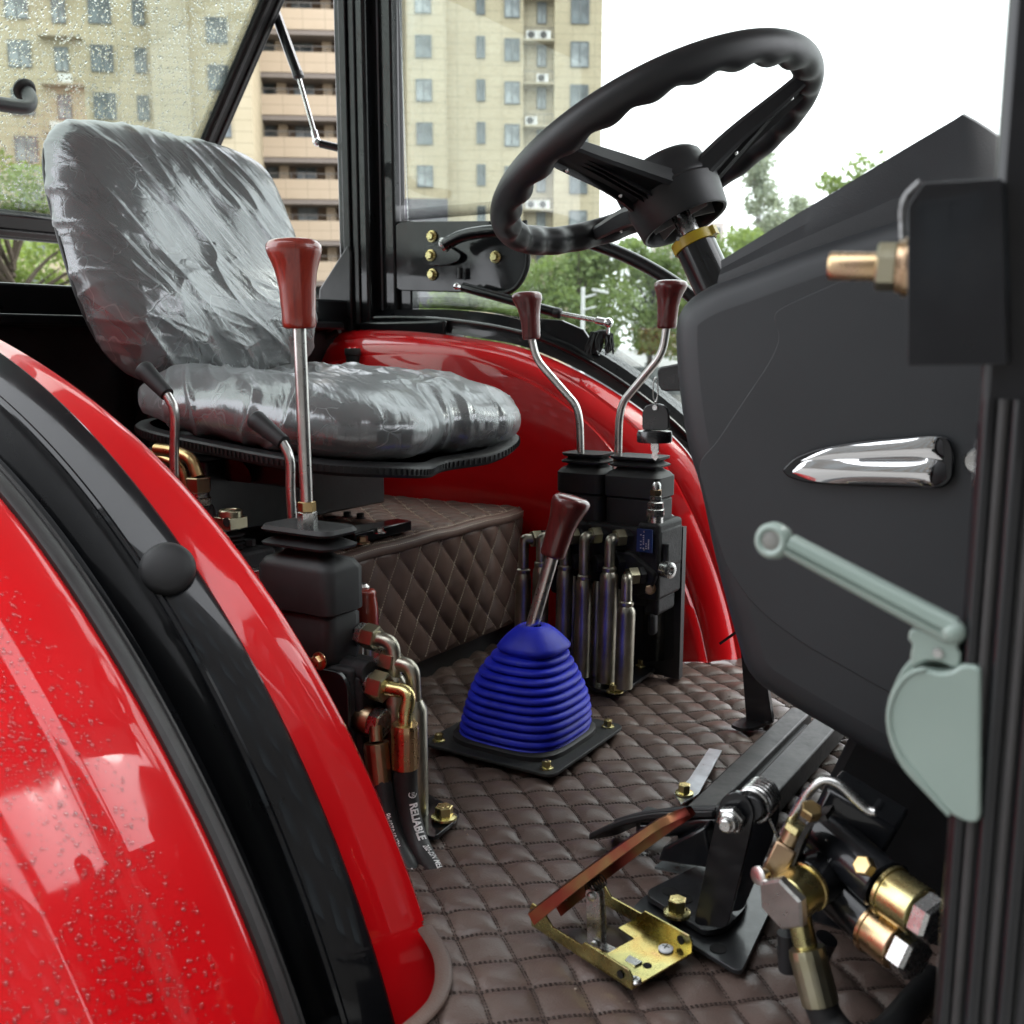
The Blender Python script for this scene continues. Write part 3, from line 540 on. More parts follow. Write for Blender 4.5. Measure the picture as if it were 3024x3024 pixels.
# ------------------------------------------------------------------ far side window
def strip(rail, inward, width, name, parent, off):
    """frit strip: rail = dense edge, inward = unit vectors to clear glass"""
    rail = A(rail); n = len(rail); V = np.vstack([rail + off, rail + A(inward) * width + off]); me = bpy.data.meshes.new(name); c = V.mean(0)
    me.from_pydata((V - c).tolist(), [], [(i, i + 1, n + i + 1, n + i) for i in range(n - 1)]); s = np.r_[0, np.cumsum(np.linalg.norm(np.diff(rail, axis=0), axis=1))] * 1000
    u = me.uv_layers.new(name='UVMap')
    for l in me.loops: i = l.vertex_index; u.data[l.index].uv = (s[i % n], 0 if i < n else width * 1000)
    me.materials.append(frit); return link(name, me, c, parent)
fwn = thing('side_window', 'dusty glass of the far side window with dotted black border', 'window', (-.2, .73, .6))
arc = cr([(-0.7474, 0.726, 0.6827), (-0.6161, 0.726, 0.6792), (-0.4709, 0.726, 0.6615), (-0.3343, 0.726, 0.6234), (-0.2049, 0.726, 0.5631), (-0.1058, 0.726, 0.4989), (-0.0215, 0.726, 0.4225), (0.084, 0.726, 0.3051)], 40)
poly = [(-.772, .726, 1.50)] + [tuple(p) for p in arc] + [(.80, .726, .3), (.80, .726, 1.52)]
g = G(); g.prism(poly, (0, .005, 0)); g.build('glass', glassm, fwn)
strip([(-.770, .724, z_) for z_ in np.linspace(.92, 1.5, 20)], np.tile((1., 0, 0), (20, 1)), .022, 'frit_border', fwn, A((0, 0, 0)))
strip([(x_, .724, .885) for x_ in np.linspace(-.770, -.46, 12)], np.tile((0, 0, 1.), (12, 1)), .026, 'frit_border', fwn, A((0, -.0006, 0)))
T = np.gradient(arc, axis=0); T /= np.linalg.norm(T, axis=1)[:, None]; inn = np.c_[-T[:, 2], 0 * T[:, 0], T[:, 0]]; inn *= np.sign(inn[:, 2:3] + 1e-9)
strip(arc, inn, .026, 'frit_border', fwn, A((0, -.003, 0)))
# corner plate, grab rail
cp = thing('corner_plate', 'black steel plate with zinc bolts in the lower corner of the far window', 'plate', (-.6, .70, .7))
pl = rpoly([(-0.7787, 0.705, 0.8825), (-0.4166, 0.705, 0.8625), (-0.4109, 0.705, 0.7687), (-0.4367, 0.705, 0.7187), (-0.4994, 0.705, 0.7113), (-0.7825, 0.705, 0.7247)], .03, 7)
g = G(); g.prism(pl, (0, .012, 0)); g.build('plate', blackp, cp, bev=.002)
g = G(); e = cr([(-0.4135, 0.7, 0.8619), (-0.4078, 0.7, 0.7626), (-0.4432, 0.7, 0.7164), (-0.5032, 0.7, 0.7077)], 24); g.tube(e, .006, 8); g.build('edge_trim', rubber, cp)
for p in [(-0.6649, 0.703, 0.8424), (-0.6647, 0.703, 0.7572), (-0.4908, 0.703, 0.7888)] + [(-0.6581, 0.689, 0.7987)]: bolt(p, (0, -1, 0), .0095, .011, cp)
gr = thing('grab_rail', 'curved black tube rail arching across the far window from the corner plate', 'grab rail', (-0.5818, 0.66, 0.8184))
rail = cr([(-0.5882, 0.645, 0.8153), (-0.5423, 0.645, 0.8309), (-0.4592, 0.645, 0.8374), (-0.3663, 0.645, 0.8311), (-0.2648, 0.645, 0.8129), (-0.1679, 0.645, 0.7821), (-0.0862, 0.645, 0.744), (-0.0182, 0.645, 0.7025), (0.0483, 0.645, 0.6484)], 60)
g = G(); g.tube(rail, .0135, 16); g.build('tube', blackp, gr)
g = G(); g.prism(rpoly([(-0.6812, 0.69, 0.821), (-0.6152, 0.69, 0.8201), (-0.5745, 0.69, 0.7973), (-0.5805, 0.69, 0.7837), (-0.6114, 0.69, 0.7757), (-0.6698, 0.69, 0.7756), (-0.6818, 0.69, 0.7844)], .01, 3), (0, .008, 0)); g.build('mount_tab', blackp, gr, bev=.001)
g = G(); g.rev((-0.5919, 0.646, 0.8144), rail[1] - rail[0], [(.0155, 0), (.017, .003), (.0155, .008)], 16); g.build('weld_collar', steel, gr)
g = G(); g.cyl((-0.5777, 0.69, 0.7685), (-0.578, 0.69, 0.7442), .006); g.build('stud', blacks, gr)
def strut(name, label, a, j, b, r1, r2, group, jr=.008):
    a, j, b = A(a), A(j), A(b); t = thing(name, label, 'gas strut', a, group); g = G(); g.cyl(a + (j - a) * .03, j, r1, 16); g.build('cylinder', blackp, t)
    g = G(); u = unit(b - j); g.rev(j - u * .004, u, [(r1 * 1.06, 0), (r1 * 1.06, .012), (r2 * 1.4, .016)], 16); g.build('cylinder_end', blacks, t)
    g = G(); g.cyl(j, b - u * .02, r2, 12); g.build('rod', steel, t); g = G(); g.cyl(b - u * .028, b - u * .006, jr * .75, 12); g.ball(b, jr, 14); g.build('ball_joint', chrome, t); return t
s1 = strut('gas_strut', 'slim black gas strut hanging from the rear window to the corner post', (-1.1211, 0.66, 1.4492), (-1.0238, 0.66, 1.2322), (-0.9693, 0.66, 1.0725), .0125, .0055, 'gas struts', .0105)
g = G(); g.cyl((-0.9594, 0.66, 1.0679), (-0.9025, 0.685, 1.0530), .0095); g.build('bracket_stub', blackp, s1)
s2 = strut('gas_strut', 'black gas strut with bright rod lying above the far fender', (-0.5568, 0.66, 0.7259), (-0.3097, 0.66, 0.6643), (-0.1874, 0.66, 0.6422), .0105, .005, 'gas struts', .0105)
g = G(); g.ball((-0.5655, 0.66, 0.7261), .0085); g.cyl((-0.5597, 0.66, 0.7248), (-0.5369, 0.66, 0.7196), .006); g.build('ball_joint', chrome, s2)
g = G(); g.rev((-0.1886, 0.66, 0.6391), (0, 0, -1), [(.004, 0), (.004, .02)], 10); g.build('ball_stud', chrome, s2)
# frayed rubber tassel below the strut
tf = thing('rubber_gaiter', 'frayed black rubber gaiter under the bright strut end', 'gaiter', (-0.2051, 0.665, 0.5985)); g = G(); c = A((-0.197, 0.665, 0.6253))
for i in range(46):
    a = random.random() * 6.28; rr = .006 + .012 * random.random(); q = c + A((math.cos(a) * rr * 1.4 - .008, math.sin(a) * rr, -.008 * random.random())); e_ = q + A((math.cos(a) * .010 - .006, math.sin(a) * .008, -.030 - .014 * random.random()))
    g.tube([q, (q + e_) / 2 + A((random.uniform(-.004, .004), 0, 0)), e_], [.0026, .003, .0012], 5)
g.build('strands', rubber, tf); g = G(); g.ball(c + A((-.006, 0, -.006)), .016, 12, (1.2, 1, .6)); g.build('collar', rubber, tf)
g = G(); g.prism([(-0.3933, 0.69, 0.6551), (-0.3166, 0.69, 0.6497), (-0.2625, 0.69, 0.6293), (-0.2343, 0.69, 0.593), (-0.224, 0.69, 0.5744), (-0.3398, 0.69, 0.6097)], (0, .01, 0)); g.build('strut_bracket', blackp, fr, bev=.002)
# ------------------------------------------------------------------ open rear window (hinged at the top, swung out)
HX, HZ = -.92, 1.577; rd = unit((-.405, 0, -.523)); rnn = A((rd[2], 0, -rd[0])); rnn = -rnn if rnn[0] < 0 else rnn  # towards the cab
def RW(s, y, o=0): return A((HX, y, HZ)) + rd * s + rnn * o
rw = thing('rear_window', 'open rear window of rain-speckled glass in a black frame', 'window', tuple(RW(0, 0)))
LEN = .895
g = G(); g.obox(RW(LEN / 2, 0), rd * LEN / 2, (0, .60, 0), rnn * .0025); g.build('glass', glassw, rw)
g = G(); g.obox(RW(LEN / 2, .618, .004), rd * (LEN / 2 + .02), (0, .028, 0), rnn * .010); g.build('side_frame', rubber, rw, bev=.004)
g = G(); g.obox(RW(LEN / 2, .600, .015), rd * LEN / 2, (0, .005, 0), rnn * .004); g.obox(RW(LEN / 2, .628, .015), rd * LEN / 2, (0, .004, 0), rnn * .004); g.build('frame_rib', blacks, rw, bev=.002)
g = G(); g.obox(RW(LEN, 0, .004), rd * .034, (0, .60, 0), rnn * .012); g.build('bottom_frame', blackp, rw, bev=.006)
g = G(); g.obox(RW(LEN + .012, 0, .019), rd * .008, (0, .60, 0), rnn * .004); g.build('bottom_seal', rubberg, rw, bev=.003)
strip([RW(s_, .590, .004) for s_ in np.linspace(0, LEN - .034, 14)], np.tile((0, -1., 0), (14, 1)), .024, 'frit_border', rw, A((0, 0, 0)))
strip([RW(LEN - .034, y_, .0046) for y_ in np.linspace(-.55, .59, 20)], np.tile(-rd, (20, 1)), .028, 'frit_border', rw, A((0, 0, 0)))
hb = A((-1.2723, 0.1105, 1.1221))
hd = thing('window_handle', 'bent grey plastic handle through a rubber grommet in the rear window', 'handle', tuple(hb))
hp = [hb - rnn * .01, hb + rnn * .028, hb + rnn * .055 + A((0, -.02, -.012)), hb + rnn * .058 + A((0, -.09, -.016)), hb + rnn * .055 + A((0, -.2, -.012))]
g = G(); g.tube(fillet(hp, .03, 8), .0145, 14); g.build('bar', M('handle_plastic', (.05, .053, .056), .45), hd); g = G(); g.rev(hb - rnn * .004, rnn, [(.022, 0), (.024, .006), (.021, .014), (.018, .016)], 20); g.build('grommet', rubber, hd)
# rain on the glass
def drops(name, P, N, rad, parent, flat=.45, k=7, mat=None):
    """flattened water beads: points P, normals N, radii rad"""
    P, N, rad = A(P), A(N), A(rad); n = len(P); h = np.where(np.abs(N[:, 2:3]) < .9, A((0, 0, 1.)), A((1., 0, 0))); a = np.cross(h, N); a /= np.linalg.norm(a, axis=1)[:, None]; b = np.cross(N, a); V = []
    el = 1 + .5 * RNG.random(n) ** 2; sk = RNG.random((n, k)) * .3 + .85; ph = RNG.random(n) * 6.28
    for (rr, hh) in ((1, -.06), (.78, .3), (.4, .45)):
        for j in range(k):
            t = 6.2832 * j / k + ph; q = rr * rad * sk[:, j]; V.append(P + a * (q * np.cos(t))[:, None] + b * (q * el * np.sin(t))[:, None] + N * (rad * hh / .45 * flat)[:, None])
    V.append(P + N * (rad * flat * 1.08)[:, None]); V = np.stack(V, 1).reshape(-1, 3); F = []; m_ = 3 * k + 1
    base = []
    for l in range(2):
        for j in range(k): base.append((l * k + j, l * k + (j + 1) % k, (l + 1) * k + (j + 1) % k, (l + 1) * k + j))
    base += [(2 * k + j, 2 * k + (j + 1) % k, 3 * k) for j in range(k)]
    for i in range(n): F += [tuple(x + i * m_ for x in q) for q in base]
    return stuff(G().add(V, F).build(name, mat or water, parent, fix=False, sm=180))
n = 26000; s_ = RNG.random(n) * (LEN - .05) + .01; y_ = RNG.random(n) * .98 - .40; rad = .0008 + .0024 * RNG.random(n) ** 2.8
drops('raindrops', A((HX, 0, HZ)) + np.outer(s_, rd) + np.outer(y_, (0, 1, 0)) - rnn * .003, np.tile(-rnn, (n, 1)), rad, rw, .5, 5)
# ================================================================== fenders
NS = 130
def ext(P, a=.0, b=.0): return P
inner = cr([(-0.7985, -0.445, 0.6787), (-0.6371, -0.445, 0.6421), (-0.5167, -0.445, 0.6032), (-0.406, -0.445, 0.5653), (-0.2977, -0.445, 0.5182), (-0.22, -0.445, 0.4745), (-0.1524, -0.445, 0.4253), (-0.0973, -0.445, 0.3785), (-0.0439, -0.445, 0.3237), (0.0079, -0.445, 0.2732), (0.0399, -0.445, 0.2347), (0.0954, -0.445, 0.153), (0.1324, -0.445, 0.0871), (0.1577, -0.445, 0.0351), (0.1839, -0.445, -0.0367)], NS)
ridge = cr([(-0.7456, -0.472, 0.671), (-0.5895, -0.472, 0.6352), (-0.4734, -0.472, 0.5958), (-0.377, -0.472, 0.5592), (-0.3005, -0.472, 0.5227), (-0.1994, -0.472, 0.4602), (-0.1508, -0.472, 0.4282), (-0.0952, -0.472, 0.385), (-0.0428, -0.472, 0.3241), (0.0068, -0.472, 0.2603), (0.0554, -0.472, 0.1864), (0.0974, -0.472, 0.107), (0.1283, -0.472, 0.0438), (0.1554, -0.472, -0.0138), (0.1789, -0.472, -0.066)], NS)
b_in = cr([(-0.6927, -0.5, 0.6523), (-0.5409, -0.5, 0.6232), (-0.4285, -0.5, 0.5875), (-0.3831, -0.5, 0.5713), (-0.3271, -0.5, 0.5359), (-0.2642, -0.5, 0.4929), (-0.2227, -0.5, 0.4634), (-0.1794, -0.5, 0.4276), (-0.1315, -0.5, 0.3881), (-0.0723, -0.5, 0.3415), (-0.0385, -0.5, 0.3032), (0.003, -0.5, 0.2449), (0.0368, -0.5, 0.193), (0.0722, -0.5, 0.1384), (0.1087, -0.5, 0.0741), (0.1358, -0.5, 0.0033), (0.1603, -0.5, -0.0573), (0.176, -0.5, -0.0987), (0.1922, -0.5, -0.1464)], NS)
b_out = cr([(-0.6075, -0.545, 0.6225), (-0.4667, -0.545, 0.5801), (-0.362, -0.545, 0.5338), (-0.2966, -0.545, 0.5014), (-0.2368, -0.545, 0.4568), (-0.1786, -0.545, 0.4141), (-0.1353, -0.545, 0.37), (-0.098, -0.545, 0.3316), (-0.0593, -0.545, 0.2911), (-0.0241, -0.545, 0.2494), (0.0119, -0.545, 0.197), (0.0489, -0.545, 0.1351), (0.0812, -0.545, 0.0841), (0.1078, -0.545, 0.0271), (0.1441, -0.545, -0.063), (0.1613, -0.545, -0.1118)], NS)
gap = cr([(-0.6516, -0.528, 0.5713), (-0.506, -0.528, 0.5268), (-0.3982, -0.528, 0.4745), (-0.316, -0.528, 0.4227), (-0.2539, -0.528, 0.3758), (-0.1954, -0.528, 0.3191), (-0.1456, -0.528, 0.2609), (-0.1021, -0.528, 0.2205), (-0.0809, -0.528, 0.1943), (-0.0378, -0.528, 0.1397), (0.0064, -0.528, 0.0671), (0.04, -0.528, 0.0069), (0.0883, -0.528, -0.1049), (0.105, -0.528, -0.1523)], NS)
se_in = cr([(-0.4981, -0.605, 0.562), (-0.3682, -0.605, 0.5198), (-0.2721, -0.605, 0.4706), (-0.2125, -0.605, 0.4326), (-0.1572, -0.605, 0.3894), (-0.1043, -0.605, 0.338), (-0.0642, -0.605, 0.2943), (-0.0371, -0.605, 0.2622), (-0.0061, -0.605, 0.226), (0.036, -0.605, 0.1754), (0.0789, -0.605, 0.1126), (0.1114, -0.605, 0.057), (0.1384, -0.605, 0.0012), (0.157, -0.605, -0.0386), (0.1721, -0.605, -0.0794)], NS)
se_out = cr([(-0.4467, -0.632, 0.5455), (-0.3227, -0.632, 0.5001), (-0.2306, -0.632, 0.4498), (-0.1878, -0.632, 0.4201), (-0.147, -0.632, 0.3858), (-0.1081, -0.632, 0.3471), (-0.0704, -0.632, 0.3078), (-0.0373, -0.632, 0.2743), (-0.0097, -0.632, 0.2485), (0.0251, -0.632, 0.2081), (0.0587, -0.632, 0.1632), (0.091, -0.632, 0.1102), (0.1187, -0.632, 0.0604), (0.1391, -0.632, 0.0216), (0.1572, -0.632, -0.0192), (0.1752, -0.632, -0.0603)], NS)
CN = A((-.72, 0, -.30))
def inset(P, d, dy=0, c=CN):
    q = P - c; q[:, 1] = 0; u = q / np.linalg.norm(q, axis=1)[:, None]; return P - u * d + A((0, dy, 0))
TH = None
def polar(P, deg=4):
    """the same curve as a smooth radius about the wheel centre, on one shared set of angles"""
    y = P[0, 1]; q = P - CN; a = np.arctan2(q[:, 2], q[:, 0]); r_ = np.hypot(q[:, 0], q[:, 2]); am = a.mean(); c_ = np.polyfit(a - am, r_, deg); rr = np.polyval(c_, np.clip(TH, .17, min(1.5, a.max())) - am); return np.stack([CN[0] + rr * np.cos(TH), np.full(NS, y), CN[2] + rr * np.sin(TH)], 1)
TH = np.linspace(2.4, .165, NS)
inner, ridge, b_in, b_out, gap, se_in, se_out = [polar(P) for P in (inner, ridge, b_in, b_out, gap, se_in, se_out)]
nf = thing('rear_fender', 'glossy red inner fender curving down beside the near valve levers', 'fender', (.2, -.46, 0))
rails = [inset(inner, .50, .028), inset(inner, .06, .026), inset(inner, .022, .018), inset(inner, .006, .008), inner, inset(inner * .5 + ridge * .5, -.004), ridge, inset(ridge * .5 + b_in * .5, .001), b_in, inset(b_in, .02, -.002)]
g = G(); g.loft(rails); g.build('shell', red, nf, sm=50)
nb = thing('door_frame_arch', 'curved black painted door frame between the two red fender panels', 'frame', tuple(b_out[90]))
g = G(); g.loft([inset(b_in, .03, .001), inset(b_in, -.004, .0005), inset(b_in, -.0055, -.003), inset(b_in * .5 + b_out * .5, -.006), inset(b_out, -.001, .006), inset(b_out, -.0025, .002), inset(b_out, .0005, -.001), inset(b_out, .0025, -.0015), inset(b_out, .005, .0005), gap, inset(gap, .01, -.001), inset(gap, .012, -.03)]); g.build('arch', blackp, nb, sm=28)
g = G(); g.loft([inset(gap, .012, .03), inset(gap, .05, -.01), inset(se_in, .05, .0), inset(se_in, .02, 0)]); g.build('seal_channel', rubber, nb)
sl = thing('door_seal', 'dark grey rubber trim along the edge of the wet red fender', 'rubber seal', tuple(se_out[90]))
g = G(); g.loft([inset(se_in, .025, .0), inset(se_in, .004, .0015), inset(se_in, -.001, -.002), inset(se_in * .55 + se_out * .45, -.0035), inset(se_out, -.003, .004), inset(se_out, -.001, -.001), inset(se_out, .006, -.002)]); g.build('trim', rubberg, sl, sm=40)
g = G(); g.tube(inset(se_in * .8 + se_out * .2, -.003), .0022, 6); g.build('trim_ridge', rubberg, sl)
# outer panel, wet
of = thing('outer_fender', 'wet red outer rear fender panel covered in raindrops', 'fender', (-.1, -.8, GZ))
ro = [inset(se_out, .012, .004)]
for dy, dr in ((-.002, .003), (-.010, -.001), (-.03, -.004), (-.06, -.004), (-.088, .000), (-.098, .005), (-.108, .006), (-.14, .006), (-.18, .012), (-.215, .022), (-.23, .031), (-.245, .034), (-.28, .044), (-.32, .062), (-.36, .088), (-.40, .125), (-.44, .19)): ro.append(inset(se_out, dr, dy))
ro = A(ro); k = 5; big = []
for j in range(ro.shape[1]): big.append(cr(ro[:, j], 70))
ro = A(big).transpose(1, 0, 2)
g = G(); g.loft(list(ro)); g.build('shell', red, of, sm=60)
# beads of rain on the panel
du = np.gradient(ro, axis=0); dw = np.gradient(ro, axis=1); NN = np.cross(du, dw); NN /= np.linalg.norm(NN, axis=2)[..., None] + 1e-9; NN *= np.sign(((ro - CN) * NN).sum(2))[..., None]
n = 17000; i = 5 + RNG.random(n) * 42; j = 76 + RNG.random(n) * 51; dens = noise(np.c_[i * .35, j * .22], 3); keep_ = (RNG.random(n) < .65 + .5 * dens) & (i > 7 + 6 * RNG.random(n) * (1 + dens)); i, j = i[keep_], j[keep_]; i0, j0 = i.astype(int), j.astype(int); fi, fj = (i - i0)[:, None], (j - j0)[:, None]
Pd = ro[i0, j0] * (1 - fi) * (1 - fj) + ro[i0 + 1, j0] * fi * (1 - fj) + ro[i0, j0 + 1] * (1 - fi) * fj + ro[i0 + 1, j0 + 1] * fi * fj
drops('raindrops', Pd, NN[i0, j0], .0007 + .0017 * RNG.random(len(Pd)) ** 2.6, of, .5, 7, bead)
# rubber bump stop on the arch
c = A((-0.1003, -0.53, 0.3626)); q = c - CN; q[1] = 0; nrm = unit(unit(q) * .75 + A((.35, -.75, .1)))
bs = thing('bump_stop', 'round black rubber button on the door frame arch', 'bump stop', tuple(c)); g = G(); g.rev(c - nrm * .012, nrm, [(.026, 0), (.0285, .004), (.0295, .010), (.0285, .0145), (.024, .0185), (.016, .0212), (.007, .0224), (1e-4, .0227)], 40, cap=False); g.build('button', rubber, bs, sm=70)
# ---------------------------------------------------------------- far fender
ff = thing('rear_fender', 'glossy red fender with pressed grooves on the far side behind the seat', 'fender', (-.2, .6, 0))
th = np.linspace(R(128), R(2), NS)
def arcr(c, r_, y, a=th, zz=None):
    P = np.stack([c[0] + r_ * np.cos(a), np.full_like(a, y), c[1] + r_ * np.sin(a)], 1); return P
botc = cr([(-1.2362, 0.668, 0.5437), (-1.0644, 0.668, 0.5956), (-0.9836, 0.668, 0.6111), (-0.9224, 0.668, 0.6287), (-0.7264, 0.668, 0.63), (-0.5176, 0.668, 0.61), (-0.3957, 0.668, 0.5906), (-0.2608, 0.668, 0.5437), (-0.1536, 0.668, 0.4902), (-0.0708, 0.668, 0.4372), (-0.0074, 0.668, 0.3819), (0.0512, 0.668, 0.2938), (0.1046, 0.668, 0.1769), (0.1351, 0.668, 0.0847), (0.1587, 0.668, -0.0216)], NS)
L1 = cr([(-1.1363, 0.57, 0.475), (-0.9726, 0.57, 0.5208), (-0.8866, 0.57, 0.5494), (-0.8044, 0.57, 0.5672), (-0.62, 0.57, 0.5777), (-0.4918, 0.57, 0.5695), (-0.3193, 0.57, 0.5213), (-0.1706, 0.57, 0.43), (-0.0754, 0.57, 0.3243), (-0.0073, 0.57, 0.2132), (0.0538, 0.57, 0.0791), (0.0783, 0.57, -0.0069)], NS)
L0 = cr([(-1.1139, 0.545, 0.4053), (-0.9516, 0.545, 0.4496), (-0.8497, 0.545, 0.4835), (-0.7221, 0.545, 0.4987), (-0.5731, 0.545, 0.4988), (-0.4342, 0.545, 0.4723), (-0.2909, 0.545, 0.407), (-0.1916, 0.545, 0.3218), (-0.107, 0.545, 0.2174), (-0.0474, 0.545, 0.1128), (-0.006, 0.545, 0.0389), (0.0143, 0.545, -0.0133)], NS)
wall = L0.copy(); wall[:, 2] = -.05; wall[:, 1] = .542
mixr = lambda a, b, t: a * (1 - t) + b * t
def bulge(P, d): return P + A((.35, -.55, .75)) * d
rr = [wall, mixr(wall, L0, .5) + A((0, .001, 0)), mixr(wall, L0, .97), L0 + A((0, .004, .004)), bulge(mixr(L0, L1, .35), .004), bulge(mixr(L0, L1, .8), .003), L1, bulge(mixr(L1, botc, .06), -.003), bulge(mixr(L1, botc, .12), .004), bulge(mixr(L1, botc, .35), .012), bulge(mixr(L1, botc, .52), .013), bulge(mixr(L1, botc, .56), .008), bulge(mixr(L1, botc, .60), .012), bulge(mixr(L1, botc, .8), .010), bulge(mixr(L1, botc, .95), .004), botc]
g = G(); g.loft(rr); g.build('shell', red, ff, sm=42)
g = G(); g.prism([tuple(wall[-1]), tuple(L0[-1]), tuple(L1[-1]), tuple(botc[-1]), (botc[-1][0], botc[-1][1], -.05)], (-.004, 0, 0)); g.build('front_flange', red, ff)
g = G(); e = cr([(-0.9382, 0.6, 0.5483), (-0.9298, 0.6, 0.5859), (-0.9086, 0.6, 0.6107), (-0.8613, 0.6, 0.6301)], 16); g.tube(e, .007, 8); g.build('edge_trim', rubberg, ff)
# black capped socket on the far fender
c = A((-0.7866, 0.56, 0.5507)); t = thing('socket_cap', 'short black socket with red top standing on the far fender behind the seat', 'socket', tuple(c))
g = G(); g.rev(c, (0, 0, 1), [(.016, 0), (.016, .022), (.0185, .024), (.019, .036), (.017, .0395)], 20); g.build('body', rubber, t); g = G(); g.rev(c + A((0, 0, .0395)), (0, 0, 1), [(.014, 0), (.012, .0025)], 18); g.build('cap', red, t)
# ================================================================== seat box (quilted leather over the gearbox)
XB, ZT = -.300, .265
bx = thing('seat_box', 'brown quilted leather box with beige diamond stitching under the seat', 'seat base', (-.5, .2, 0))
g = G(); g.box((-.80, -.26, -.03), (-.325, .53, .24)); g.build('core', blacks, bx)
def diamonds(nu, nv, P0, U, Vv, Nn, e1, e2, q0, amp, w, h, wf=None, edge=.012, name='front_panel', bend=None):
    uu, vv = np.meshgrid(np.linspace(0, w, nu), np.linspace(0, h, nv), indexing='ij'); S = np.c_[uu.ravel(), vv.ravel()]; I = np.linalg.inv(np.stack([e1, e2], 1))
    def zf(S):
        Q = S + np.stack([noise(S * 14, 21), noise(S * 14, 22)], 1) * .0022; ab = (Q - q0) @ I.T; fa = np.abs(ab - np.round(ab)) * 2; b = (np.sin(np.pi / 2 * fa[:, 0]) * np.sin(np.pi / 2 * fa[:, 1])) ** .42
        ed = np.clip(np.minimum(np.minimum(S[:, 0], w - S[:, 0]), np.minimum(S[:, 1], h - S[:, 1])) / edge, 0, 1); return amp * b * ed + .0012 * noise(S * 30, 23) * b + .003 * noise(S * 5, 25)
    def pos(S, lift=0):
        P = A(P0) + np.outer(S[:, 0], U) + np.outer(S[:, 1], Vv); z_ = zf(S) + lift
        if bend is not None: P = P + bend(S)
        return P + np.outer(z_, Nn)
    o = G().grid(pos(S), nu, nv).build(name, leatherb, bx, fix=False, sm=60)
    SS, DD = [], []
    for E, O in ((A(e1), A(e2)), (A(e2), A(e1))):
        L = np.linalg.norm(E); s = np.arange(-30, 30, .0048 / L)
        for k in range(-30, 30):
            q = A(q0) + np.outer(s, E) + O * k; q = q - np.stack([noise(q * 14, 21), noise(q * 14, 22)], 1) * .0022; ok = (q[:, 0] > .004) & (q[:, 0] < w - .004) & (q[:, 1] > .004) & (q[:, 1] < h - .004); q = q[ok]
            if len(q) > 1: SS.append(pos(q, .0007)); DD.append(np.tile(unit(E[0] * A(U) + E[1] * A(Vv)), (len(q), 1)))
    if SS: SS = np.vstack(SS); DD = np.vstack(DD); stitch_mesh('stitching', SS, DD, np.tile(unit(Nn), (len(SS), 1)), .0044, .0021, threadl, bx)
def fb(S):   # front panel wraps back round its far end, and leans a little
    x = np.clip(S[:, 0] - .725, 0, 1); return np.c_[-x ** 2 * 9 - .02 * (.23 - S[:, 1]), -x ** 1.5 * .2, 0 * x]
diamonds(300, 110, (XB, -.24, .035), (0, 1, 0), (0, 0, 1), (1, 0, 0), (.039, -.043), (.023, .043), (.325, .164), .0068, .78, .225, bend=fb)
diamonds(170, 240, (XB - .012, -.24, ZT), (-1, 0, 0), (0, 1, 0), (0, 0, 1), (.0345, .030), (.0345, -.030), (.10, .44), .0065, .44, .77, name='top_panel')
g = G(); e = cr([(XB + .002, y_, ZT - .004 + .0012 * math.sin(y_ * 40)) for y_ in np.linspace(-.24, .49, 14)] + [(XB - .012, .52, ZT - .004), (XB - .05, .535, ZT - .004)], 80)
rl = [e + A((-.022, 0, .004)), e + A((-.008, 0, .008)), e + A((.002, 0, .0075)), e + A((.0075, 0, .002)), e + A((.0075, 0, -.008)), e + A((.003, 0, -.011))]; g.loft(rl).build('top_piping', leatherb, bx, sm=70)
s = np.arange(len(e) * 3); pe = cr(e, 150)[3:-10]; T = np.gradient(pe, axis=0); T /= np.linalg.norm(T, axis=1)[:, None]
stitch_mesh('stitching', np.vstack([pe + A((-.011, 0, .0085)), pe + A((.0072, 0, .0042))]), np.vstack([T, T]), np.vstack([np.tile((0, 0, 1.), (len(pe), 1)), np.tile((1., 0, 0), (len(pe), 1))]), .0036, .0010, threadl, bx)
# ================================================================== seat
st = thing('driver_seat', 'black driver seat wrapped in crumpled clear plastic film', 'seat', (-.42, .06, .30))
def pillow(ow, hf, hb, O, U, Vv, N, nr=46, nt=120, disp=None, p=2.6):
    """rounded cushion: ow(theta)->outline point (u,v); hf/hb front and back heights"""
    th = np.linspace(0, 2 * math.pi, nt, endpoint=False); rr = np.sin(np.linspace(0, 1, nr) * math.pi / 2); out = A([ow(t) for t in th]); V = []; O, U, Vv, N = map(A, (O, U, Vv, N))
    for side in (1, -1):
        for r_ in (rr if side == 1 else rr[::-1][1:]):
            q = out * r_; e_ = (max(0, 1 - r_ ** p)) ** (1 / 2.2); h = (hf(q) if side == 1 else -hb(q)) * e_; V.append(O + np.outer(q[:, 0], U) + np.outer(q[:, 1], Vv) + np.outer(h, N))
    V = A(V); 
    if disp is not None: V = disp(V)
    m_ = len(V); f = []
    for i in range(m_ - 1):
        for j in range(nt): l = (j + 1) % nt; f.append((i * nt + j, (i + 1) * nt + j, (i + 1) * nt + l, i * nt + l))
    return G().add(V.reshape(-1, 3), f), V
def sup(t, a, b, n=4.2): c, s_ = math.cos(t), math.sin(t); k = (abs(c / a) ** n + abs(s_ / b) ** n) ** (-1 / n); return k * c, k * s_
BO = A((-.722, .052, .752)); BU = A((0, 1, 0)); BV = unit((-.33, 0, .944)); BN = unit((.944, 0, .33))
def bo(t, gr_=0):
    u, v = sup(t, .243 + gr_, .225 + gr_, 5.2); return (u * (1.0 - .10 * (v < 0) * (v / .21) ** 2 - .04 * (v > 0) * (v / .21) ** 2), v)
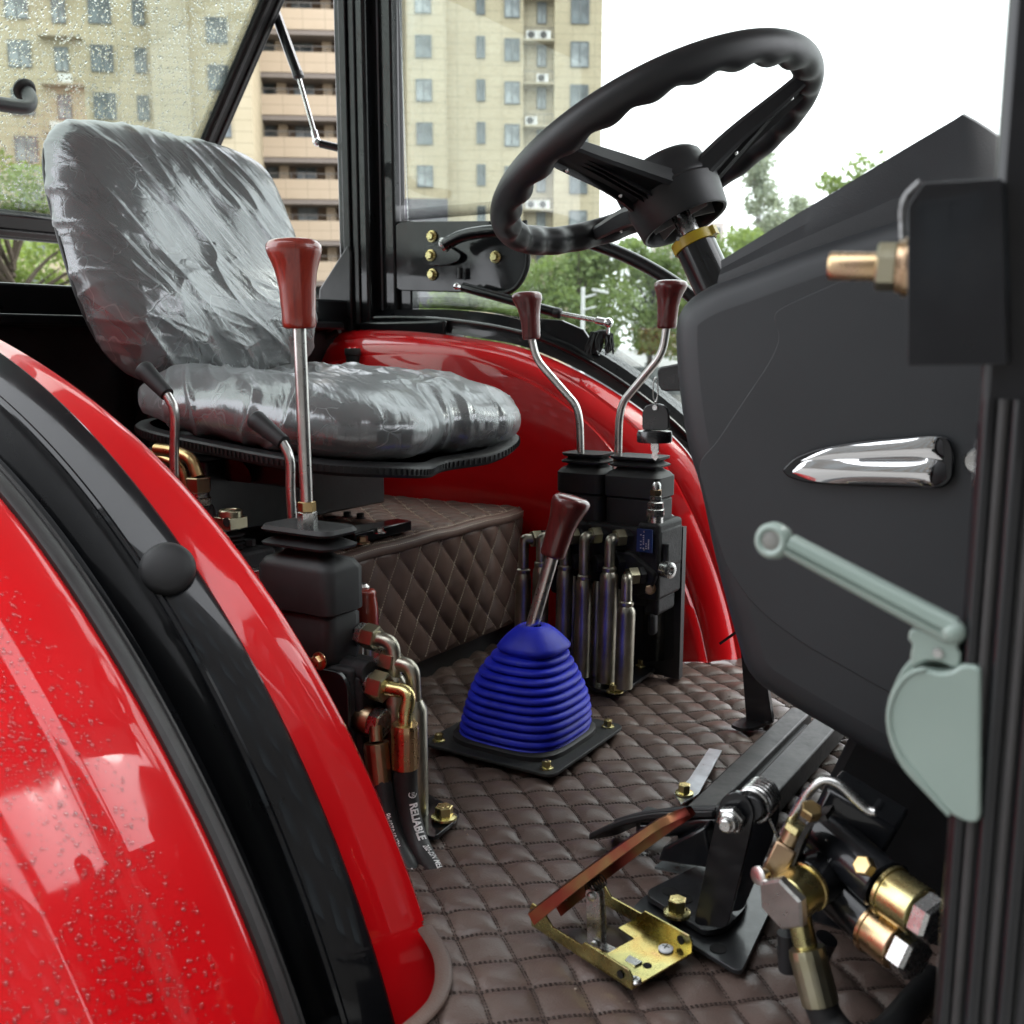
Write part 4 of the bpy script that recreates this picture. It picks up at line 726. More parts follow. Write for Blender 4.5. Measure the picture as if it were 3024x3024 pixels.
def bf(q): return .082 + .022 * np.clip(np.abs(q[:, 0]) / .2, 0, 1.1) ** 3 - .020 * np.exp(-((q[:, 1] - .0) / .17) ** 2) * np.exp(-(q[:, 0] / .15) ** 2) + .018 * np.exp(-((q[:, 1] + .13) / .07) ** 2)
bb = lambda q: .045 + 0 * q[:, 0]
g, _ = pillow(bo, bf, bb, BO, BU, BV, BN, p=2.2); g.build('backrest', vinyl, st, sm=60)
g, _ = pillow(lambda t: bo(t, .008), lambda q: .006 + 0 * q[:, 0], lambda q: .052 + 0 * q[:, 0], BO - BN * .006, BU, BV, BN, 20, 90); g.build('back_shell', rubber, st, sm=60)
def ridged(P, s): return 1 - 2 * np.abs(noise(P, s))
def crumple(amp, kind):
    def f(V):
        sh = V.shape; P = V.reshape(-1, 3); du = np.gradient(V, axis=0); dw = (np.roll(V, -1, 1) - np.roll(V, 1, 1)); n = np.cross(dw, du).reshape(-1, 3); n /= np.linalg.norm(n, axis=1)[:, None] + 1e-9
        c = P.mean(0); n *= np.sign((n * (P - c)).sum(1))[:, None]
        if kind == 'back': a = P @ unit((.1, .72, .60)); b = P @ unit((-.3, -.62, .72))
        else: a = P @ unit((.45, .75, -.1)); b = P @ unit((.85, -.4, .3))
        w = noise(P * 7, 31) * .03; Q = np.c_[(a + w) * 30, (b + w) * 5, P[:, 0] * 4]
        Q2 = np.c_[(a * .8 + b * .5 + w) * 46, (b - a * .4) * 9, P[:, 1] * 5]; msk = np.clip(noise(P * 6, 43) + .45, 0, 1)
        h = np.clip(ridged(Q, 33), 0, 1) ** 2 * .9 + np.clip(ridged(Q2, 35), 0, 1) ** 3 * .5 * msk + fbm(P * 12, 37, 2) * .5 + np.clip(ridged(P * 9 + noise(P * 6, 39)[:, None], 41), .5, 1) ** 4 * .6 * msk
        return (P + n * (amp * h + .0035)[:, None]).reshape(sh)
    return f
g, FV = pillow(lambda t: bo(t, .004), bf, bb, BO, BU, BV, BN, 150, 460, crumple(.0050, 'back'), p=2.2); g.build('backrest_film', film, st, fix=False, sm=180, label='crumpled clear plastic film over the backrest')
# cushion
CO = A((-.392, .060, .492)); CUx = unit((1, 0, -.085)); CN_ = unit((.085, 0, 1)); CY = A((0, 1, 0))
def co(t, gr_=0):
    u, v = sup(t, .268 + gr_, .254 + gr_, 3.6)
    if u > 0: u *= 1 - .10 * math.exp(-(v / .07) ** 2) * (u / .23) ** 2
    return (u, v)
def cf(q): return .060 - .014 * np.exp(-(q[:, 1] / .12) ** 2) * np.clip((.2 - q[:, 0]) / .3, 0, 1) + .012 * np.clip(np.abs(q[:, 1]) / .2, 0, 1) ** 2 - .012 * np.clip((q[:, 0] - .05) / .18, 0, 1) ** 2
def cb(q): return .045 + .012 * np.clip(q[:, 0] / .2, 0, 1)
g, _ = pillow(co, cf, cb, CO, CUx, CY, CN_, p=3.4); g.build('cushion', vinyl, st, sm=60)
g, _ = pillow(lambda t: co(t, .004), cf, cb, CO, CUx, CY, CN_, 140, 460, crumple(.0058, 'seat'), p=3.4); g.build('cushion_film', films, st, fix=False, sm=180, label='crumpled clear plastic film over the seat cushion')
# pan with ribbed lip
tt = np.linspace(0, 2 * math.pi, 200, endpoint=False); out = A([co(t, .010) for t in tt]); dipz = -.052 - .016 * np.exp(-((out[:, 1] + .02) / .12) ** 2) * np.clip(out[:, 0] / .2, 0, 1) + .012 * np.clip((out[:, 1] - .08) / .12, 0, 1) * np.clip(out[:, 0] / .2, 0, 1)
lip = CO + np.outer(out[:, 0], CUx) + np.outer(out[:, 1], CY) + np.outer(dipz, CN_); cc = lip.mean(0)
def ring(s_, dz): return cc + (lip - cc) * s_ + A((0, 0, dz))
rl = [ring(.93, .016), ring(.99, .014), ring(1.0, .011), ring(1.0, .001), ring(.985, -.004), ring(.9, -.008), ring(.5, -.02), ring(.05, -.022)]; rl = [np.vstack([r_, r_[:1]]) for r_ in rl]
g = G(); g.loft(rl); g.build('seat_pan', rubber, st, sm=40)
g = G()
for i in range(0, 200):
    p = lip[i] + A((0, 0, .006)); n_ = unit((lip[i] - cc) * A((1, 1, 0))); g.obox(p + n_ * .001, n_ * .0013, np.cross(n_, (0, 0, 1)) * .0012, (0, 0, .0042))
g.build('lip_ribs', rubber, st)
# slide rails, bracket, support leg
for y_ in (-.12, .19): g = G(); g.box((-.64, y_, .385), (-.30, y_ + .03, .42)); g.build('slide_rail', blacks, st, bev=.003)
g = G(); g.box((-.72, -.16, .30), (-.46, .27, .42)); g.build('under_frame', blacks, st, bev=.004)
g = G(); g.prism(rpoly([(-0.4478, -0.135, 0.3898), (-0.4455, -0.135, 0.4258), (-0.4126, -0.135, 0.4245), (-0.3906, -0.135, 0.4062), (-0.387, -0.135, 0.3884)], .008, 4), (0, .004, 0)); g.build('side_bracket', blackp, st)
g = G(); g.bar((-0.4844, -0.13, 0.3611), (-0.4732, 0.05, 0.3925), .012, .004, (0, 0, 1)); g.bar((-0.4622, -0.14, 0.343), (-0.4644, 0.02, 0.3532), .014, .004, (0, 0, 1)); g.build('slide_lever', blackp, st)
g = G(); g.cyl((-0.4955, 0.17, 0.318), (-0.4865, 0.17, 0.3876), .009); g.build('support_leg', steel, st)
g = G(); g.bar((-.70, -.02, .36), BO + BV * -.12 - BN * .055 + A((0, -.08, 0)), .04, .006); g.bar((-.70, .14, .36), BO + BV * -.12 - BN * .055 + A((0, .08, 0)), .04, .006); g.build('back_support', blacks, st)
# gearbox cover plate with bolts on the box top, left of the quilting
cv = thing('cover_plate', 'black slotted steel plate with bolts on top of the quilted box', 'plate', (-.36, .05, ZT))
g = G(); g.prism([(-.345, -.24, ZT + .012), (-.345, .135, ZT + .012), (-.40, .165, ZT + .012), (-.62, .10, ZT + .012), (-.62, -.24, ZT + .012)], (0, 0, .004)); g.build('plate', blackp, cv, bev=.001)
g = G(); g.prism([(-.318, .02, ZT + .0095), (-.318, .17, ZT + .0095), (-.355, .175, ZT + .0095), (-.375, .02, ZT + .0095)], (0, 0, .018)); g.build('clip', blackp, cv, bev=.002)
for p in [(-0.4868, 0.1909, 0.281), (-0.4542, 0.1907, 0.281)]: bolt(p, (0, 0, 1), .007, .010, cv, blacks)
bolt((-0.2917, 0.0504, 0.292), (0, 0, 1), .0075, .008, cv, steel); bolt((-0.3026, 0.0201, 0.278), (0, 0, 1), .009, .012, cv, bronze)
g = G()
for p in [(-0.556, 0.2012, 0.2815), (-0.5083, 0.1667, 0.2815)]: g.rev(p, (0, 0, 1), [(.012, 0), (.012, .0006)], 16)
g.build('slot', M('hole_black', (.002, .002, .002), .9), cv)
# ================================================================== levers and hydraulics
def knob(base, ax, L, r0, r1, mat, parent, lean=None, name='knob', top=1.0):
    """tapered grip, widest near the top; lean pushes the head sideways"""
    a, b, c = basis(ax); base = A(base); n = 28; lean = A(lean) if lean is not None else A((0, 0, 0)); V = []; f = []
    pr_ = [(.0, .86), (.02, .96), (.06, 1.0), (.15, 1.0), (.45, 1.10), (.62, 1.27), (.74, 1.52), (.82, 1.72), (.88, 1.80), (.93, 1.76), (.965, 1.6), (.985, 1.35), (.995, .9), (1.0, .02)]
    for h, s_ in pr_:
        rr = r0 * (1 + (s_ - 1) * (r1 / r0 - 1) / .80) if s_ > 1 else r0 * s_
        if h > .95: rr = r1 * s_ / 1.80
        for j in range(n):
            t = 6.2832 * j / n; V.append(base + c * L * h + lean * (max(0, h - .25) ** 1.6) + rr * (math.cos(t) * a + math.sin(t) * b))
    for i in range(len(pr_) - 1):
        for j in range(n): l = (j + 1) % n; f.append((i * n + j, i * n + l, (i + 1) * n + l, (i + 1) * n + j))
    f.append(tuple(range(n))[::-1]); return G().add(V, f).build(name, mat, parent, sm=60)
def nut(o, ax, r, h, parent, mat, name='nut', spin=.3): return G().hex(o, ax, r, h, spin).build(name, mat, parent, sm=28)
def bootstack(x0, x1, y0, y1, secs, parent, name='boot', dish=.006):
    """square rubber bellows: secs = [(z, inset)] from bottom to top"""
    cx, cy = (x0 + x1) / 2, (y0 + y1) / 2; rl = []
    for z_, ins in secs:
        hx, hy = (x1 - x0) / 2 - ins, (y1 - y0) / 2 - ins; k = min(.016, hx * .35); P = []
        for (sx, sy, a0) in ((1, 1, 0), (-1, 1, 90), (-1, -1, 180), (1, -1, 270)):
            for t in (0, 22, 45, 68, 90): P.append((cx + sx * (hx - k) + k * math.cos(R(a0 + t)), cy + sy * (hy - k) + k * math.sin(R(a0 + t)), z_))
        P.append(P[0]); rl.append(P)
    g = G(); g.loft(rl); L = A(rl[-1]); n = len(L) - 1; c = L.mean(0) - A((0, 0, dish)); g.add(np.vstack([L[:-1], c[None]]), [(i, (i + 1) % n, n) for i in range(n)]); return g.build(name, rubber, parent, sm=40)
def elbowpipe(pts_, r, rad, parent, mat, name='elbow'): return G().tube(fillet(pts_, rad, 9), r, 16).build(name, mat, parent, sm=50)
# ---------------------------------------------------------------- near valve with the tall lever
nv = thing('control_valve', 'near hydraulic valve with one tall lever and orange-red knob', 'control valve', (-.06, -.29, 0))
x0, x1, y0, y1 = -.178, -.052, -.335, -.262
bootstack(x0 + .006, x1 - .004, y0 + .004, y1 - .002, [(.205, .002), (.214, 0), (.262, 0), (.268, .004)], nv, 'boot_base', 0)
bootstack(x0, x1, y0, y1, [(.267, .004), (.270, 0), (.322, 0), (.332, .006), (.338, .022), (.343, .026), (.349, .004), (.352, .003), (.359, .016), (.3615, .024), (.365, .006), (.369, .003), (.374, .006)], nv, 'boot', .008)
g = G()
for i in range(3): g.box((x1 - .0405 + i * .03, y0 + .0015, .272), (x1 - .0395 + i * .03, y0 + .002, .32))
lb = A((-0.1199, -0.295, 0.3641)); kb = A((-0.1211, -0.297, 0.6184)); ax = unit(kb - lb)
nut(lb - ax * .004, ax, .0125, .030, nv, steel); nut(lb + ax * .026, ax, .0115, .013, nv, brass, 'lock_nut')
g = G(); g.cyl(lb + ax * .035, kb + ax * .01, .0082, 20); g.build('lever', alu, nv)
knob(kb, ax, .108, .0208, .0340, redk, nv, (-.004, -.004, 0))
g = G(); g.prism(rpoly([(-.16, -.338, .20), (-.034, -.338, .205), (-.022, -.338, .19), (-.022, -.338, -.01), (-.16, -.338, -.01)], .012, 5), (0, .006, 0)); g.build('bracket_plate', blackp, nv, bev=.001)
g = G(); g.prism(rpoly([(-0.1184, -0.1974, 0.001), (-0.0317, -0.2, 0.001), (0.0653, -0.2271, 0.001), (0.0748, -0.2474, 0.001), (0.0824, -0.3025, 0.001), (0.0583, -0.305, 0.001), (-0.0343, -0.2959, 0.001)], .008, 3), (0, 0, .006)); g.build('foot_plate', blackp, nv, bev=.001)
bolt((0.0644, -0.2603, 0.01), (0, 0, 1), .0115, .016, nv)
g = G(); g.box((-.15, -.325, .02), (-.028, -.262, .205)); g.box((-.04, -.318, .035), (-.020, -.266, .195)); g.build('valve_body', castm, nv, bev=.006, seg=3)
g = G(); g.cyl((-.12, -.300, .196), (-.018, -.300, .196), .016); g.cyl((-.12, -.277, .170), (-.006, -.272, .172), .015); g.build('spool_housing', castm, nv)
bolt((-0.0594, -0.345, 0.2169), (0, -1, 0), .008, .010, nv, copper)
# fittings on the front face, hoses
def fitting(o, ax, parts, parent):
    o, ax = A(o), unit(ax); d = 0
    for kind, r_, L, m_ in parts:
        (G().hex(o + ax * d, ax, r_, L) if kind == 'h' else G().rev(o + ax * d, ax, [(r_ * .93, 0), (r_, L * .12), (r_, L * .88), (r_ * .93, L)], 20)).build('fitting_nut' if kind == 'h' else 'fitting_collar', m_, parent, sm=28); d += L
    return o + ax * d
P1 = A((-0.0374, -0.3, 0.1838)); ax1 = unit((.93, .1, -.10))
e1 = fitting(P1, ax1, [('c', .020, .004, rubber), ('h', .0185, .010, steel), ('c', .0150, .006, steel), ('h', .0190, .022, olive)], nv)
h1 = thing('hydraulic_hose', 'thick black hose printed RELIABLE below a golden elbow', 'hose', (0.1098, -0.3618, 0), 'hydraulic hoses')
q1 = A((0.0375, -0.302, 0.1427)); q1b = A((0.0363, -0.302, 0.0864))
elbowpipe([e1 - ax1 * .004, e1 + ax1 * (np.dot(q1 - e1, ax1)) * .98 + A((0, 0, .004)), q1 + A((0, 0, .01)), q1 - A((0, 0, .01))], .0092, .034, h1, gold)
def ferrule(a, b, r_, parent, mat):
    a, b = A(a), A(b); u = unit(b - a); g = G(); n = 16; A_, B_, _ = basis(u); L = np.linalg.norm(b - a); V = []; f = []; pf = [(.55, 0), (.93, .0005), (1, .006), (1, .2 * L), (.985, .25 * L), (.985, .8 * L), (.97, L), (.8, L + .0005)]
    for r0, h in pf:
        for j in range(n * 2): t = math.pi * j / n; V.append(a + u * h + r_ * r0 * (1 - .03 * (j % 4 == 0)) * (math.cos(t) * A_ + math.sin(t) * B_))
    n2 = 2 * n
    for i in range(len(pf) - 1):
        for j in range(n2): l = (j + 1) % n2; f.append((i * n2 + j, i * n2 + l, (i + 1) * n2 + l, (i + 1) * n2 + j))
    return g.add(V, f).build('ferrule', mat, parent, sm=14)
ferrule(q1, q1b, .0172, h1, copper)
hosem = M('hose_rubber', (.016, .016, .017), .5, 0, 0, 0, .5, .2, 20, .1, (260, .2, .0008), dust=.06)
hp1 = cr([q1b - unit(q1 - q1b) * -.006, A((0.0396, -0.305, 0.0517)), A((0.0526, -0.312, 0.0163)), A((0.0753, -0.322, -0.009)), A((0.1116, -0.338, -0.0238)), A((0.135, -0.345, -0.0401))], 60)
g = G(); g.tube(hp1, .0152, 22); g.build('hose', hosem, h1, sm=60)
P2 = A((-0.0381, -0.305, 0.1372)); e2 = fitting(P2, ax1, [('c', .0200, .026, bronze), ('h', .0215, .016, steel)], nv)
h2 = thing('hydraulic_hose', 'black hose with small upside-down white print beside the red fender', 'hose', (0.063, -0.3622, 0), 'hydraulic hoses')
q2 = A((0.005, -0.318, 0.1173)); q2b = A((0.0136, -0.322, 0.0643)); g = G(); g.tube([A((-0.0012, -0.312, 0.1346)), q2], .0085, 16); g.build('stem', bronze, h2)
ferrule(q2, q2b, .0165, h2, bronze); hp2 = cr([q2b + A((0, 0, .006)), A((0.0269, -0.33, 0.0308)), A((0.0499, -0.338, -0.0008)), A((0.0792, -0.348, -0.022)), A((0.1015, -0.352, -0.0471))], 50)
g = G(); g.tube(hp2, .0150, 22); g.build('hose', hosem, h2, sm=60)
def curved_text(txt, path, s0, size, rad, vdir, parent, flip=False, xs=1.0, bold=False):
    """lettering laid on a hose: x runs along the path, y round the tube"""
    cu = bpy.data.curves.new('print', 'FONT'); cu.body = txt; cu.size = size; cu.resolution_u = 2; cu.offset = size * (.035 if bold else .012)
    o = bpy.data.objects.new('print', cu); COL.objects.link(o); bpy.context.view_layer.update(); dg = bpy.context.evaluated_depsgraph_get(); me = o.evaluated_get(dg).to_mesh()
    bm = bmesh.new(); bm.from_mesh(me); bmesh.ops.triangulate(bm, faces=bm.faces)
    for _ in range(4):
        le = [e for e in bm.edges if e.calc_length() > size * .14]
        if le: bmesh.ops.subdivide_edges(bm, edges=le, cuts=1); bmesh.ops.triangulate(bm, faces=bm.faces)
    bm.verts.index_update(); V = A([v.co[:] for v in bm.verts]); F = [tuple(v.index for v in p.verts) for p in bm.faces]; bm.free(); o.evaluated_get(dg).to_mesh_clear(); bpy.data.objects.remove(o); bpy.data.curves.remove(cu)
    wrap_on(V, F, path, s0, rad, vdir, parent, flip, xs, size)
def wrap_on(V, F, path, s0, rad, vdir, parent, flip, xs, size):
    V[:, 0] *= xs; mid_ = size * .36
    if flip: V[:, 0] = V[:, 0].max() - V[:, 0]; V[:, 1] = 2 * mid_ - V[:, 1]
    path = A(path); s = np.r_[0, np.cumsum(np.linalg.norm(np.diff(path, axis=0), axis=1))]; T = np.gradient(path, axis=0); T /= np.linalg.norm(T, axis=1)[:, None]
    ss = np.clip(V[:, 0] + s0, 0, s[-1]); P = np.stack([np.interp(ss, s, path[:, k]) for k in range(3)], 1); Tt = np.stack([np.interp(ss, s, T[:, k]) for k in range(3)], 1)
    n = A(vdir) - Tt * (Tt @ A(vdir))[:, None]; n /= np.linalg.norm(n, axis=1)[:, None]; b = np.cross(n, Tt); a = (V[:, 1] - mid_) / rad
    Q = P + (rad + .0004) * (np.cos(a)[:, None] * n + np.sin(a)[:, None] * b); G().add(Q, F).build('print', letterm, parent, fix=False, sm=180)
vd = A((.62, -.55, .1)); vd1 = A((.95, -.28, .1))
curved_text('RELIABLE', hp1, .050, .0155, .0152, vd1, h1, xs=.84, bold=True); curved_text('202-2SN MEDM', hp1, .112, .0125, .0152, vd1, h1, xs=.62)
th_ = np.linspace(-2.3, 1.6, 18); V = []; F = []
for i, t in enumerate(th_): V += [(.0055 * math.cos(t) + .006, .0062 * math.sin(t) + .005, 0), (.0042 * math.cos(t) + .006, .0049 * math.sin(t) + .005, 0)]
F = [(2 * i, 2 * i + 1, 2 * i + 3, 2 * i + 2) for i in range(len(th_) - 1)]
for k in range(3): b0 = len(V); x_ = .0035 + k * .0022; V += [(x_, .003, 0), (x_ + .0009, .003, 0), (x_ + .0009, .0075, 0), (x_, .0075, 0)]; F.append((b0, b0 + 1, b0 + 2, b0 + 3))
wrap_on(A(V), F, hp1, .032, .0152, vd1, h1, False, 1, .0138)
curved_text('MEF07020748', hp2, .040, .0105, .0150, A((.75, -.55, .1)), h2, flip=True, xs=.80)
V = [(0, 0, 0), (.010, 0, 0), (.010, .008, 0), (0, .008, 0), (.001, .001, 0), (.009, .001, 0), (.009, .007, 0), (.001, .007, 0)]; F = [(0, 1, 5, 4), (1, 2, 6, 5), (2, 3, 7, 6), (3, 0, 4, 7)]
for k in range(3): b0 = len(V); V += [(.002 + k * .0024, .002, 0), (.0028 + k * .0024, .002, 0), (.0038 + k * .0024, .006, 0), (.003 + k * .0024, .006, 0)]; F.append((b0, b0 + 1, b0 + 2, b0 + 3))
wrap_on(A(V), F, hp2, .118, .0150, A((.75, -.55, .1)), h2, True, 1, .0105)
# second row of fittings, steel elbows going down behind
for k, (pp, qq, nm) in enumerate((((735, 1240), (770, 1262), 'upper'), ((690, 1198), (716, 1212), 'rear'))):
    o = A((-0.0309, -0.27, 0.2067)) if k == 0 else A((-0.0575, -0.275, 0.2351))
    e_ = fitting(o, ax1, [('h', .0150, .010, steel), ('h', .0165, .020, olive)], nv)
    elbowpipe([e_ - ax1 * .002, e_ + ax1 * .022, e_ + ax1 * .024 + A((0, .0, -.05)), e_ + ax1 * .024 + A((0, 0, -.23))], .0098, .026, nv, pipem, 'steel_elbow')
    g = G(); q = e_ + ax1 * .024; g.rev(q + A((0, 0, -.042)), (0, 0, -1), [(.0105, 0), (.0165, .012), (.0168, .20)], 18); g.build('steel_pipe', pipem, nv)
# small red grip behind
rk = thing('brake_lever', 'short red wooden grip half hidden behind the near valve', 'lever', (-0.1011, -0.21, 0.22))
knob(A((-0.0951, -0.215, 0.2148)), (0.02, 0, 1), .062, .0165, .013, redk, rk, name='grip'); g = G(); g.rev((-0.1007, -0.215, 0.2749), (0, 0, 1), [(.009, 0), (.010, .004), (.006, .008)], 14); g.build('stud', alu, rk)
g = G(); g.cyl((-0.0951, -0.215, 0.2148), (-0.0966, -0.215, 0.1647), .006); g.build('rod', alu, rk)
# ---------------------------------------------------------------- two short black-gripped levers
for nm, lab, p0, p1, p2, p3, Yy in (('a', 'leftmost steel lever with black grip beside the seat cushion', (328, 930), (325, 770), (318, 750), (272, 700), -.30), ('b', 'short steel lever with black grip in front of the seat cushion', (552, 985), (543, 850), (534, 832), (478, 790), -.25)):
    if nm == 'a': B0, B1, B2, B3 = map(A, [(-0.4007, -0.27, 0.3659), (-0.3968, -0.27, 0.5141), (-0.4057, -0.27, 0.5287), (-0.4553, -0.27, 0.5652)])
    else: B0, B1, B2, B3 = map(A, [(-0.2001, -0.24, 0.3536), (-0.2042, -0.24, 0.4525), (-0.2113, -0.24, 0.4679), (-0.2659, -0.24, 0.4986)])
    t = thing('hand_lever', lab, 'lever', tuple(B0), 'short black-gripped levers'); g = G(); path = cr([B0, B0 * .5 + B1 * .5, B1 + (B1 - B2) * .35, B1 * .45 + B2 * .55 + (B1 - B2) * .1, B2 + (B3 - B2) * .12, B2 * .7 + B3 * .3], 40); g.tube(path, .0068, 16); g.build('rod', alu, t)
    u = unit(B3 - B2); L = np.linalg.norm(B3 - B2); g = G(); g.rev(B2, u, [(.0075, 0), (.0102, .001), (.0105, .004), (.0112, .3 * L), (.0132, .8 * L), (.0140, .95 * L), (.0130, .99 * L), (.0095, 1.01 * L), (.001, 1.02 * L)], 20); g.build('grip', rubber, t, sm=50)
# hydraulic clutter between near fender and seat
vb = thing('lift_valve', 'brass and steel pipe fittings between the near fender and the seat', 'valve', (-0.3697, -0.25, 0.3736))
elbowpipe([(-0.473, -0.24, 0.445), (-0.4331, -0.24, 0.444), (-0.3971, -0.24, 0.4353), (-0.3854, -0.24, 0.4098)], .0095, .035, vb, brass, 'brass_elbow'); elbowpipe([(-0.4944, -0.22, 0.4308), (-0.4415, -0.22, 0.4196), (-0.4357, -0.22, 0.3882)], .007, .02, vb, brass, 'brass_elbow')
q = A((-0.3854, -0.24, 0.4098)); nut(q, (0, 0, -1), .0185, .022, vb, bronze); nut(q + A((0, 0, -.022)), (0, 0, -1), .013, .008, vb, steel); nut(q + A((0, 0, -.030)), (0, 0, -1), .0185, .012, vb, steel)
g = G(); g.rev(q + A((0, 0, -.042)), (0, 0, -1), [(.019, 0), (.022, .01), (.022, .06)], 18); g.build('port', castm, vb)
q = A((-0.3106, -0.25, 0.3422)); g = G(); g.rev(q, (0, 0, 1), [(.0165, 0), (.0165, .026), (.0150, .028), (.010, .0285), (.009, .024)], 20); g.box(q + A((-.0165, -.0165, .001)), q + A((.0165, .0165, .018))); g.build('clevis', olive, vb, bev=.002)
g = G(); g.rev(q + A((.010, -.0168, .013)), (0, -1, 0), [(.0068, 0), (.0068, .0006)], 16); g.build('clevis_hole', M('bore_black', (.003, .003, .003), .8), vb)
g = G()
for i in range(4): g.rev(q + A((0, 0, -.006 - i * .006)), (0, 0, -1), [(.014, 0), (.019, .0025), (.014, .005)], 20)
g.build('bellows', rubber, vb)
g = G(); g.box(q + A((-.04, -.03, -.075)), q + A((.035, .05, -.03))); g.box(q + A((-.06, -.02, -.16)), q + A((.05, .05, -.075))); g.build('block', castm, vb, bev=.004)
nut((-0.2184, -0.29, 0.2873), (0, 0, 1), .014, .016, vb, steel); nut((-0.3082, -0.22, 0.3131), (0, 0, 1), .009, .010, vb, blacks)
# ---------------------------------------------------------------- gear lever with blue bellows
gl = thing('gear_lever', 'gear lever with ribbed blue rubber boot and dark red knob', 'gear lever', (0, .05, 0))
def sq(cx, cy, hx, hy, z_, n=40, p=4.0, tilt=0):
    P = []
    for j in range(n + 1):
        t = 6.2832 * j / n; c, s_ = math.cos(t), math.sin(t); k = (abs(c) ** p + abs(s_) ** p) ** (-1 / p); P.append((cx + hx * k * c, cy + hy * k * s_, z_ + tilt * k * c * hx * 0))
    return P
PC = A((.002, .034)); g = G(); g.prism(rpoly([(PC[0] - .114, PC[1] - .114, .006), (PC[0] + .114, PC[1] - .114, .006), (PC[0] + .114, PC[1] + .114, .006), (PC[0] - .114, PC[1] + .114, .006), (PC[0] - .114, PC[1] - .114, .006)], .018, 5), (0, 0, .005)); g.build('base_plate', M('black_powder_coat', (.018, .019, .019), .6, 0, 0, 0, .4, .2, 30, .08, (900, .4, .0008), dust=.06), gl, bev=.001)
g = G(); g.loft([sq(*PC, .094, .094, .011), sq(*PC, .094, .094, .018), sq(*PC, .090, .090, .021), sq(*PC, .08, .08, .021)]); g.build('boot_flange', rubber, gl)
for sx, sy in ((-1, -1), (1, -1), (1, 1), (-1, 1)): bolt((PC[0] + sx * .094, PC[1] + sy * .094, .011), (0, 0, 1), .0068, .011, gl)
secs = []; z_ = .018; nrib = 11; zt = .138
for i in range(nrib):
    f_ = i / (nrib - 1); zz = .018 + (zt - .018) * f_; h = (zt - .018) / (nrib - 1); w = .090 - .034 * f_ ** 2.3; p = 3.3 - .7 * f_; cx = PC[0] + .010 * f_ ** 2; cy = PC[1] + .004 * f_
    dp = .0045 + .0065 * f_ ** 1.5
    for q_, dw_ in ((-.46, -dp * .95), (-.40, -dp * .55), (-.26, -.0006), (-.08, 0), (.10, -.0004), (.26, -.0016), (.38, -dp * .5), (.45, -dp * .95)): secs.append(sq(cx + .003 * math.sin(f_ * 5) , cy, w + dw_, w + dw_, zz + q_ * h, 52, p))
cx, cy = PC[0] + .013, PC[1] + .004
for zz, w, p in ((.146, .0455, 2.8), (.150, .0500, 2.9), (.1535, .0508, 2.9), (.158, .0480, 2.8), (.168, .0400, 2.6), (.177, .0310, 2.4), (.1825, .0235, 2.2), (.185, .0165, 2.0), (.1825, .0110, 2.0)): secs.append(sq(cx, cy, w, w, zz, 52, p))
g = G(); g.loft(secs); g.build('boot', blue, gl, sm=55)
l0 = A((cx - .006, cy, .172)); l1 = A((0.0355, 0.056, 0.2875)); u = unit(l1 - l0); g = G(); g.cyl(l0, l1 + u * .02, .0102, 20); g.build('rod', alu, gl)
knob(l1, u, .095, .0195, .029, winek, gl, (.010, .0, 0))
# ---------------------------------------------------------------- far valve bank
fv = thing('control_valve', 'far hydraulic valve bank with two bent levers and black boots', 'control valve', (-.04, .36, 0))
y0, y1 = .345, .42
for (xa, xb) in ((-.128, -.034), (-.032, .074)):
    bootstack(xa + .002, xb - .002, y0, y1, [(.285, .0), (.292, .0), (.334, 0), (.3375, .003)], fv, 'boot_base', 0)
    bootstack(xa, xb, y0 - .003, y1 + .003, [(.337, .003), (.340, 0), (.374, 0), (.381, .006), (.385, .014), (.388, .016), (.391, .006), (.394, .005), (.398, .013), (.400, .015), (.404, .007), (.408, .006)], fv, 'boot', .006)
g = G(); g.box((-.135, .335, .215), (.085, .43, .290)); g.box((.042, .332, .165), (.084, .43, .30)); g.box((-.135, .34, .15), (.06, .43, .22)); g.box((.050, .345, .135), (.078, .42, .17)); g.box((.060, .34, .10), (.074, .36, .14)); g.build('valve_body', castm, fv, bev=.008, seg=3)
g = G(); g.prism(rpoly([(0.0072, 0.43, 0.2577), (0.0569, 0.43, 0.3029), (0.0672, 0.43, 0.2972), (0.0744, 0.43, 0.035), (0.0126, 0.43, 0.0194)], .008, 4), (0, .006, 0)); g.build('bracket', blackp, fv, bev=.001)
g = G(); g.prism(rpoly([(-0.1886, 0.3988, 0.004), (-0.0089, 0.2778, 0.004), (0.0346, 0.2829, 0.004), (0.0393, 0.325, 0.004), (0.0333, 0.5085, 0.004), (0.0128, 0.5474, 0.004), (-0.2086, 0.6057, 0.004)], .01, 3), (0, 0, .006)); g.build('foot_plate', blackp, fv, bev=.001)
g = G(); g.box((.055, .43, .0), (.085, .445, .28)); g.box((-.14, .435, .0), (.06, .445, .28)); g.build('rear_plate', blacks, fv)
bolt((0.0298, 0.2821, 0.01), (0, 0, 1), .0105, .014, fv); bolt((0.0053, 0.4413, 0.01), (0, 0, 1), .0085, .012, fv)
g = G(); g.box([(0.0461, 0.323, 0.2509)][0], A([(0.0748, 0.323, 0.2904)][0]) + A((0, .002, 0)))
pt = g.build('name_plate', M('blue_label', (.012, .045, .16), .35, 0, .3, .1, .5, .1), fv)
c0, c1 = A((0.0485, 0.322, 0.2532)), A((0.0733, 0.322, 0.2886)); g = G()
